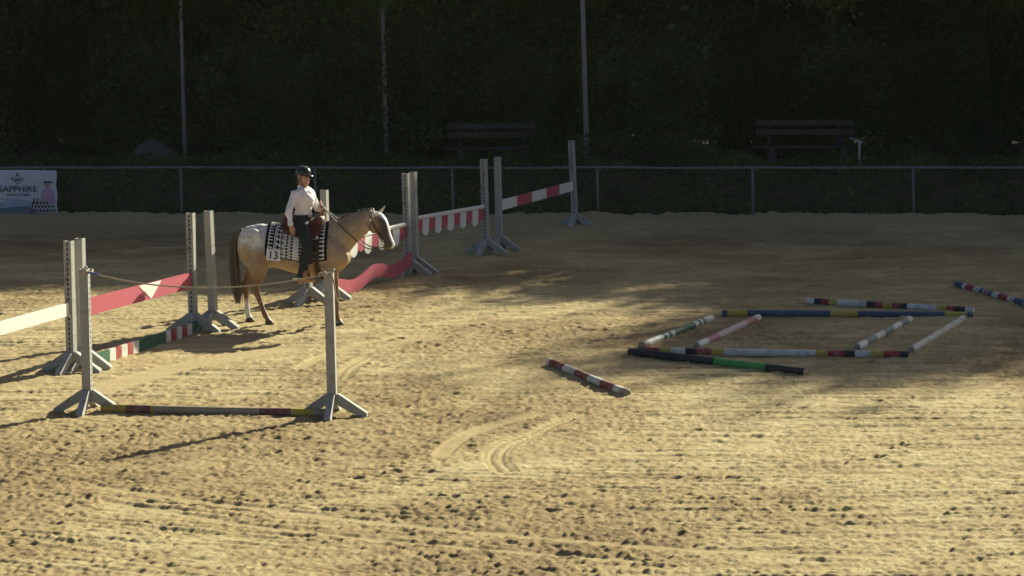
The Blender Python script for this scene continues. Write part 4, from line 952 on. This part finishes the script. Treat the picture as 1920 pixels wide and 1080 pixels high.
# number card
o = carried('number_card', 'white start number card reading 13 pinned on the blanket corner', 'number card')
pc = blanket_pt(.115, .5 - (.5 * .955), .026); yy = pc.y - .03
cx_, cz_ = -.222, 1.04; tl = R(4)
def crd(px_, pz_): return (cx_ + px_ * math.cos(tl) + pz_ * math.sin(tl), cz_ - px_ * math.sin(tl) + pz_ * math.cos(tl))
bm = bmesh.new(); extrude(bm, [crd(-.1, -.085), crd(.1, -.085), crd(.1, .085), crd(-.1, .085)], .003, yy); bm_obj('card', bm, M['card'], o)
bm = bmesh.new(); extrude(bm, [crd(-.085, .062), crd(.085, .062), crd(.085, .072), crd(-.085, .072)], .002, yy - .003); bm_obj('header_line', bm, M['cardblue'], o)
tm = text_mesh('numeral', '13', .155, M['ink'], o, (0, 0), 0, 1.0, .003)
for v in tm.data.vertices:
    q = crd(v.co.x, v.co.z - .012); v.co = (q[0], yy - .0035, q[1])
# saddle
o = carried('western_saddle', 'brown leather western saddle on the patterned blanket', 'saddle')
def sad_patch(u0, u1, vmax_fn, off, name, m, th=.012):
    NUs, NVs = 30, 40; V = []
    for i in range(NUs + 1):
        u = u0 + (u1 - u0) * i / NUs
        for j in range(NVs + 1):
            ph_ = (j / NVs - .5) * 2 * vmax_fn(i / NUs); p = sec(u, ph_, off + .02 * math.cos(ph_) ** 2); V.append(tuple(p))
    gi = np.arange((NUs + 1) * (NVs + 1)).reshape(NUs + 1, NVs + 1); me = mesh_np(name, np.array(V), np.stack([gi[:-1, :-1], gi[1:, :-1], gi[1:, 1:], gi[:-1, 1:]], -1).reshape(-1, 4))
    q = mesh_obj(name, me, m, o, True); s = q.modifiers.new('s', 'SOLIDIFY'); s.thickness = th; s.offset = -1; return q
sad_patch(-.14, .46, lambda u: R(44 + 16 * u) * (1 - .35 * (2 * u - 1) ** 8), .052, 'skirt', M['leather'])
bm = bmesh.new()   # seat with dish
loft([(-.06, 0, 1.465, .13, .05), (.05, 0, 1.445, .155, .045), (.18, 0, 1.45, .145, .045), (.30, 0, 1.475, .12, .05), (.36, 0, 1.50, .10, .05)], n=20, bm=bm)
bm_obj('seat', bm, M['leather'], o, True)
bm = bmesh.new()
loft([(-.06 + .05 * math.cos(a) * .6 - .03, .17 * math.sin(a), 1.475 + .085 * math.cos(a) ** .6 if math.cos(a) > 0 else 1.475, .03, .045) for a in np.linspace(-1.5, 1.5, 13)], L=(1, 0, 0), n=10, bm=bm); bm_obj('cantle', bm, M['leather'], o, True)
bm = bmesh.new(); ellipsoid(bm, (.40, 0, 1.50), (.075, .155, .095), 20, 14); bm_obj('fork_swell', bm, M['leather'], o, True)
bm = bmesh.new(); loft([(.42, 0, 1.56, .03, .03), (.435, 0, 1.62, .022, .022), (.445, 0, 1.645, .03, .03)], L=(0, 1, 0), n=12, bm=bm); ellipsoid(bm, (.45, 0, 1.655), (.045, .045, .016), 16, 8); bm_obj('horn', bm, M['tanleather'], o, True)
for s in (-1, 1):
    bm = bmesh.new(); yq = [abs(sec(.27, 1.0, .06).y), abs(sec(.27, 1.4, .06).y), .375, .385]
    zq = [sec(.27, 1.0, .06).z, 1.10, .92, .80]; xq = [.28, .275, .265, .26]
    for i in range(3):
        beam(bm, (xq[i], s * yq[i], zq[i] + .004), (xq[i + 1], s * yq[i + 1], zq[i + 1]), .012, .19 if i < 2 else .07, .003, 0, Vector((1, 0, 0)))
    bm_obj('fender', bm, M['darkleather'], o)
    bm = bmesh.new(); yc = s * .385
    ring_ = [(.272 + .010 * math.cos(a), yc + .066 * math.cos(a), .755 + .075 * math.sin(a)) for a in np.linspace(0, 2 * math.pi, 17)]
    for i in range(16): beam(bm, ring_[i], ring_[i + 1], .062, .016, .003, 0, (Vector(ring_[i]) + Vector(ring_[i + 1])) * .5 - Vector((.272, yc, .755)))
    bm_obj('stirrup', bm, M['tanleather'], o)
    bm = bmesh.new(); p = sec(.40, s * 1.0, .075); ellipsoid(bm, p, (.016, .008, .016), 10, 6); bm_obj('concho', bm, M['silver'], o, True)
bm = bmesh.new()
pts = [sec(.40, R(a), .035) for a in range(60, 301, 12)]
for p, q in zip(pts[:-1], pts[1:]): beam(bm, p, q, .07, .012, .002, 0, (p + q) * .5 - Vector((.40, 0, 1.05)))
bm_obj('girth', bm, M['darkleather'], o)
# bridle
o = carried('bridle', 'thin brown leather bridle with silver conchos and long reins', 'bridle')
def strap(pts, wd, name='strap', m=None): 
    bm = tube([tuple(p) for p in pts], wd, 6, sub=4); return bm_obj(name, bm, m or M['leather'], o, True)
def hs(s, ax, k=1.0):   # surface point of the head at axis parameter and side
    return ax
for s in (-1, 1):
    strap([hp(1.10, s * .045, 1.60), hp(1.115, s * .088, 1.53), hp(1.165, s * .104, 1.43), hp(1.225, s * .10, 1.32), hp(1.275, s * .082, 1.215), hp(1.305, s * .074, 1.165)], .009, 'cheek_strap')
    strap([hp(1.10, s * .075, 1.545), hp(1.17, s * .092, 1.535), hp(1.235, s * .07, 1.54), hp(1.262, 0, 1.55)], .009, 'browband', M['earhair'])
    strap([hp(1.305, s * .074, 1.165), hp(1.29, s * .078, 1.12), hp(1.262, s * .08, 1.075), hp(1.258, s * .08, 1.06)], .008, 'bit_shank', M['silver'])
    bm = bmesh.new(); Rr = .026; q = [hp(1.30 + Rr * math.cos(a), s * .077, 1.17 + Rr * math.sin(a)) for a in np.linspace(0, 6.283, 13)]
    loft([(*p, .005, .005) for p in q], n=6, bm=bm); bm_obj('bit_ring', bm, M['silver'], o, True)
    bm = bmesh.new(); c_ = hp(1.135, s * .103, 1.475); loft([(*(c_ - HL * s * .004), .026, .026), (*(c_ + HL * s * .006), .024, .024)], L=(0, 0, 1), n=14, bm=bm); bm_obj('concho', bm, M['silver'], o, True)
    bm = bmesh.new(); c_ = hp(1.135, s * .112, 1.475); ellipsoid(bm, c_, (.010, .006, .010), 8, 6); bm_obj('concho_boss', bm, M['darkleather'], o, True)
    h_ = Vector((.435, -.035 + .012 * s, 1.725)); e_ = hp(1.258, s * .082, 1.058)
    if s < 0: strap([h_, (.62, -.12, 1.545), (.78, -.17, 1.40), (.95, -.19, 1.255), (1.12, -.185, 1.135), e_], .0085, 'rein', M['darkleather'])
    else: strap([h_, (.56, .03, 1.60), (.72, .10, 1.47), (.90, .12, 1.30), (1.1, .07, 1.14), e_], .0085, 'rein', M['darkleather'])
strap([(.435, -.04, 1.715), (.44, -.06, 1.64), (.45, -.10, 1.52), (.44, -.17, 1.36), (.445, -.2, 1.32)], .007, 'rein_tail', M['darkleather'])
strap([hp(1.29, -.078, 1.12), hp(1.26, -.05, 1.09), hp(1.255, 0, 1.08), hp(1.26, .05, 1.09), hp(1.29, .078, 1.12)], .006, 'curb_strap')

# ================================================================== RIDER
rider = carried('person', 'rider in white shirt, dark trousers and dark helmet sitting on the horse', 'person')
TY = R(-29)
def rt(x, y, z, yaw=TY, o=Vector((.155, 0, 0))):
    c, s = math.cos(yaw), math.sin(yaw); return Vector((o.x + x * c - y * s, o.y + x * s + y * c, z))
def torso(bm, g):   # g = grow
    tl_ = rt(0, 1, 0) - rt(0, 0, 0)
    P = [(.0, 1.47, .165, .135), (.0, 1.56, .155, .118), (.005, 1.645, .135, .10), (.012, 1.72, .142, .108), (.022, 1.80, .158, .122), (.018, 1.875, .168, .118), (.0, 1.935, .150, .095), (-.012, 1.972, .095, .07)]
    loft(catmull([(*rt(x, 0, z), a + g, b_ + g) for x, z, a, b_ in P], 3), L=tl_, n=20, bm=bm)
shR, shL = rt(-.01, -.158, 1.912), rt(-.01, .158, 1.912)
elR, wrR = Vector((.005, -.285, 1.675)), Vector((.035, -.315, 1.455))
elL, wrL = Vector((.335, .175, 1.665)), Vector((.405, .035, 1.715))
def arm(bm, sh, el, wr, g):
    mid = sh.lerp(el, .5); m2 = el.lerp(wr, .4)
    loft(catmull([(*sh, .052 + g, .054 + g), (*mid, .046 + g, .048 + g), (*el, .041 + g, .043 + g), (*m2, .040 + g, .042 + g), (*wr, .026 + g, .030 + g)], 3), L=(1, .2, 0), n=14, bm=bm)
knR, knL = Vector((.285, -.345, 1.12)), Vector((.285, .345, 1.12)); anR, anL = Vector((.205, -.375, .775)), Vector((.205, .375, .775))
def legs(bm, g):
    for s, kn, an in ((-1, knR, anR), (1, knL, anL)):
        hip = Vector((.14, s * .10, 1.495)); th = hip.lerp(kn, .5) + Vector((.0, s * .045, .04))
        loft(catmull([(*hip, .105 + g, .105 + g), (*th, .085 + g, .092 + g), (*kn, .060 + g, .064 + g), (*(kn.lerp(an, .35) - Vector((.02, 0, 0))), .056 + g, .062 + g), (*an, .040 + g, .044 + g)], 3), L=(0, 1, 0), n=16, bm=bm)
HY2 = R(-34); hc_ = Vector((.165, -.01, 2.115))
def hd(x, y, z): 
    c, s = math.cos(HY2), math.sin(HY2); return Vector((hc_.x + x * c - y * s, hc_.y + x * s + y * c, hc_.z + z))
bm = bmesh.new(); torso(bm, -.012); arm(bm, shR, elR, wrR, -.010); arm(bm, shL, elL, wrL, -.010); legs(bm, -.012)
hl = hd(0, 1, 0) - hd(0, 0, 0)
loft([(*rt(-.012, 0, 1.94), .058, .058), (*rt(-.002, 0, 2.0), .050, .052), (*hd(-.02, 0, -.04), .050, .055)], L=hl, n=14, bm=bm)
RZ = Matrix.Rotation(HY2, 3, 'Z')
ellipsoid(bm, hd(-.005, 0, .035), (.094, .076, .095), 20, 14, RZ)
loft([(*hd(.020, 0, .02), .066, .070), (*hd(.028, 0, -.04), .060, .062), (*hd(.042, 0, -.088), .040, .042), (*hd(.052, 0, -.112), .026, .026)], L=hl, n=16, bm=bm)
loft([(*hd(.092, 0, .014), .008, .009), (*hd(.105, 0, -.018), .012, .013), (*hd(.104, 0, -.030), .016, .010)], L=hl, n=10, bm=bm)   # nose
for s in (-1, 1): ellipsoid(bm, hd(-.005, s * .077, -.005), (.018, .009, .028), 8, 8, RZ)
def hand(bm, wr, axis, side, thumb, curl, sc=1.0):
    """palm, four unequal fingers bent at two knuckles and a thumb from the side of the palm"""
    ax = Vector(axis).normalized(); sd1 = (Vector(side) - ax * Vector(side).dot(ax)).normalized(); nrm = ax.cross(sd1)
    pc_ = wr + ax * .045
    loft([(*(wr - ax * .01), .026, .020), (*(wr + ax * .03), .036, .018), (*(wr + ax * .075), .040, .016)], L=sd1, n=12, bm=bm)
    for k, (off_, ln) in enumerate(((.030, .068), (.011, .076), (-.009, .072), (-.028, .058))):
        b_3 = wr + ax * .078 + sd1 * off_; d1 = (ax * math.cos(curl * .5) + nrm * math.sin(curl * .5)); d2 = (ax * math.cos(curl * 1.3) + nrm * math.sin(curl * 1.3)); d3 = (ax * math.cos(curl * 1.9) + nrm * math.sin(curl * 1.9))
        p1 = b_3 + d1 * ln * .45; p2 = p1 + d2 * ln * .32; p3 = p2 + d3 * ln * .25
        loft([(*(b_3 - ax * .02), .0095, .0095), (*b_3, .0095, .0095), (*p1, .009, .009), (*p2, .0085, .0085), (*p3, .0075, .0075)], L=nrm, n=8, bm=bm)
    tb = wr + ax * .028 + sd1 * .030; t1 = tb + (ax * .6 + sd1 * .7 + nrm * .3).normalized() * .036; t2 = t1 + (ax * .75 + sd1 * .1 + nrm * .65 * thumb).normalized() * .032
    loft([(*(tb - sd1 * .012), .013, .013), (*tb, .0125, .0125), (*t1, .0105, .0105), (*t2, .0085, .0085)], L=ax, n=8, bm=bm)
hand(bm, wrR, (.30, -.0, -.95), (.9, -.15, .3), .8, .55)
hand(bm, wrL, (.25, -.85, .15), (.15, .15, 1), 1.0, 1.25)
bme = remesh('body', bm, .0062, 4)
mesh_obj('body', bme, M['skin'], rider, True)
for s in (-1, 1):
    bm = bmesh.new(); ellipsoid(bm, hd(.083, s * .030, .010), (.010, .013, .007), 10, 8, RZ); bm_obj('eye', bm, M['eye'], rider, True)
    bm = loft([(*hd(.090, s * .014, .029), .003, .005), (*hd(.089, s * .034, .033), .003, .005), (*hd(.078, s * .050, .027), .002, .003)], L=hl, n=6); bm_obj('eyebrow', bm, M['hair'], rider, True)
bm = loft([(*hd(.078, -.026, -.060), .003, .003), (*hd(.090, -.012, -.057), .006, .006), (*hd(.093, 0, -.058), .006, .007), (*hd(.090, .012, -.057), .006, .006), (*hd(.078, .026, -.060), .003, .003)], L=(0, 0, 1), n=8); bm_obj('mouth', bm, M['lips'], rider, True)
# shirt
bm = bmesh.new(); torso(bm, .006); arm(bm, shR, elR, wrR.lerp(elR, .06), .008); arm(bm, shL, elL, wrL.lerp(elL, .06), .008)
sme = remesh('shirt', bm, .010, 5)
v_ = np.zeros(len(sme.vertices) * 3, dtype=np.float32); sme.vertices.foreach_get('co', v_); v_ = v_.reshape(-1, 3); nn_ = np.zeros_like(v_).ravel(); sme.vertices.foreach_get('normal', nn_); nn_ = nn_.reshape(-1, 3)
wr_ = fbm(v_[:, 0] * 14 + v_[:, 2] * 7 + 30, v_[:, 2] * 16 + v_[:, 1] * 10 + 30, 501, 3) - .5
v_ += nn_ * (wr_ * .036)[:, None]; sme.vertices.foreach_set('co', v_.ravel())
bmt = bmesh.new(); bmt.from_mesh(sme); bmesh.ops.delete(bmt, geom=[v for v in bmt.verts if v.co.z < 1.555 and math.hypot(v.co.x - .155, v.co.y) < .205], context='VERTS'); bmt.to_mesh(sme); bmt.free()
mesh_obj('shirt', sme, M['shirt'], rider, True)
bm = bmesh.new()   # collar and placket
q = [rt(-.008 + .072 * math.cos(a), .066 * math.sin(a), 1.975 - .018 * math.cos(a)) for a in np.linspace(.25, 2 * math.pi - .25, 17)]
for p, r2 in zip(q[:-1], q[1:]): beam(bm, p, r2, .007, .042, .002)
for s in (-1, 1): beam(bm, rt(.062, s * .018, 1.965), rt(.088, s * .040, 1.925), .006, .035, .002)
bm_obj('collar', bm, M['shirt'], rider, True)
bm = bmesh.new(); pz = [(.115, 1.93), (.142, 1.87), (.150, 1.80), (.128, 1.72), (.116, 1.645), (.128, 1.58)]
for (xa, za), (xb, zb) in zip(pz[:-1], pz[1:]): beam(bm, rt(xa, 0, za), rt(xb, 0, zb), .024, .006, .001, 0, rt(1, 0, 0) - rt(0, 0, 0))
bm_obj('placket', bm, M['shirt'], rider)
for wq, eq in ((wrR, elR), (wrL, elL)):
    bm = loft([(*wq.lerp(eq, .02), .037, .040), (*wq.lerp(eq, .2), .043, .046)], L=(1, .2, 0), n=14, cap=.05); bm_obj('cuff', bm, M['shirt'], rider, True)
# trousers, belt
bm = bmesh.new(); legs(bm, .006); tl_ = rt(0, 1, 0) - rt(0, 0, 0)
loft(catmull([(*rt(0, 0, 1.43, TY * .5), .150, .125), (*rt(0, 0, 1.50, TY * .7), .178, .142), (*rt(0, 0, 1.575, TY), .160, .122)], 3), L=tl_, n=20, bm=bm)
for s, an in ((-1, anR), (1, anL)): loft([(*(an + Vector((.012, 0, .10))), .056, .062), (*(an + Vector((.0, 0, .0))), .056, .066), (*(an + Vector((-.006, 0, -.05))), .060, .074)], L=(0, 1, 0), n=14, bm=bm, cap=.05)
tme = remesh('trousers', bm, .011, 4)
v_ = np.zeros(len(tme.vertices) * 3, dtype=np.float32); tme.vertices.foreach_get('co', v_); v_ = v_.reshape(-1, 3); nn_ = np.zeros_like(v_).ravel(); tme.vertices.foreach_get('normal', nn_); nn_ = nn_.reshape(-1, 3)
v_ += nn_ * ((fbm(v_[:, 0] * 12 + 30, v_[:, 2] * 15 + v_[:, 1] * 9 + 30, 503, 3) - .5) * .016)[:, None]; tme.vertices.foreach_set('co', v_.ravel())
mesh_obj('trousers', tme, M['jeans'], rider, True)
bm = bmesh.new(); q = [rt(.130 * math.cos(a), .166 * math.sin(a), 1.578) for a in np.linspace(0, 2 * math.pi, 29)]
for p, r2 in zip(q[:-1], q[1:]): beam(bm, p, r2, .006, .036, .001)
bl = bm_obj('belt', bm, M['darkleather'], rider)
bm = bmesh.new(); loft([(*rt(.132, 0, 1.578), .042, .030), (*rt(.142, 0, 1.578), .040, .028)], L=tl_, n=18, bm=bm, cap=.02); bm_obj('buckle', bm, M['silver'], bl, True)
# boots
for s, an in ((-1, anR), (1, anL)):
    bm = bmesh.new(); yq = an.y + s * .012
    loft(catmull([(an.x, yq, .80, .042, .048), (an.x + .0, yq, .735, .040, .052), (an.x + .02, yq, .700, .036, .048)], 3), L=(0, 1, 0), n=14, bm=bm)
    loft(catmull([(an.x - .045, yq, .700, .034, .034), (an.x + .03, yq, .705, .036, .040), (an.x + .11, yq + s * .012, .697, .044, .032), (an.x + .19, yq + s * .02, .690, .028, .022)], 3), L=(0, 1, 0), n=14, bm=bm)
    beam(bm, (an.x - .055, yq, .66), (an.x - .005, yq, .66), .058, .035, .004)
    beam(bm, (an.x - .02, yq, .672), (an.x + .18, yq + s * .015, .668), .07, .012, .004)
    bo_ = mesh_obj('boot', remesh('boot', bm, .008, 3), M['tanleather'], rider, True)
    bm = bmesh.new(); beam(bm, (an.x - .06, yq, .712), (an.x - .11, yq, .705), .010, .012, .002); ellipsoid(bm, (an.x - .115, yq, .705), (.016, .003, .016), 10, 6); beam(bm, (an.x - .06, yq - .045, .712), (an.x + .02, yq - .046, .718), .006, .014, .002); beam(bm, (an.x - .06, yq + .045, .712), (an.x + .02, yq + .046, .718), .006, .014, .002); beam(bm, (an.x - .062, yq - .045, .712), (an.x - .062, yq + .045, .712), .006, .014, .002); bm_obj('spur', bm, M['silver'], bo_)
# helmet, strap, hair
hel = empty('helmet_tmp'); bpy.data.objects.remove(hel)
bm = bmesh.new(); vs = ellipsoid(bm, (0, 0, 0), (.128, .106, .118), 32, 22)
bmesh.ops.bisect_plane(bm, geom=bm.verts[:] + bm.edges[:] + bm.faces[:], plane_co=(0, 0, -.012), plane_no=(-.16, 0, 1), clear_inner=True)
for v in bm.verts: v.co = hd(v.co.x * 1.0 - .004, v.co.y, v.co.z + .062)
ho_ = bm_obj('helmet', bm, M['helmet'], rider, True); q = ho_.modifiers.new('s', 'SOLIDIFY'); q.thickness = .014; q.offset = -1
bm = bmesh.new(); A_ = []; B_ = []
for a in np.linspace(-1.25, 1.25, 19):
    A_.append(bm.verts.new(hd(.122 * math.cos(a) - .004, .101 * math.sin(a), .056 - .0))); e_ = .052 * math.cos(a) ** .8 + .002; B_.append(bm.verts.new(hd((.122 + e_) * math.cos(a) - .004, (.101 + e_ * .6) * math.sin(a), .056 - e_ * .28)))
for i in range(18): bm.faces.new((A_[i], A_[i + 1], B_[i + 1], B_[i]))
q = bm_obj('visor', bm, M['helmet'], ho_, True); s_ = q.modifiers.new('s', 'SOLIDIFY'); s_.thickness = .006
bm = bmesh.new()
for yv in (-.028, 0, .028): beam(bm, hd(.06, yv, .062 + .108 - abs(yv) * .12), hd(-.05, yv, .062 + .114 - abs(yv) * .12), .010, .007, .002)
bm_obj('vent', bm, M['zinc'], ho_)
for s in (-1, 1): bm_obj('chin_strap', tube([tuple(hd(.03, s * .090, .045)), tuple(hd(.02, s * .084, -.02)), tuple(hd(.034, s * .062, -.085)), tuple(hd(.045, 0, -.142))], .0065, 6), M['ink'], rider, True)
bm = bmesh.new(); ellipsoid(bm, hd(-.055, 0, .0), (.050, .066, .075), 16, 10, RZ); ellipsoid(bm, hd(-.085, 0, -.06), (.034, .044, .038), 14, 8, RZ); bm_obj('hair', bm, M['hair'], rider, True)

# ---- thin dusty air over the whole place
bm = bmesh.new(); box(bm, (1210, 1210, 31), Matrix.Translation((0, 0, 14.2)))
hz = bm_obj('haze', bm, []); tag(hz, 'thin sunlit dust haze in the air over the arena', kind='stuff')
m = bpy.data.materials.new('haze_air'); m.use_nodes = True; t = m.node_tree; t.nodes.clear(); out = N(t, 'ShaderNodeOutputMaterial'); pv = N(t, 'ShaderNodeVolumePrincipled')
pv.inputs['Color'].default_value = (.86, .95, .82, 1); pv.inputs['Density'].default_value = 0.0001; t.links.new(pv.outputs[0], out.inputs['Volume']); hz.data.materials.append(m)
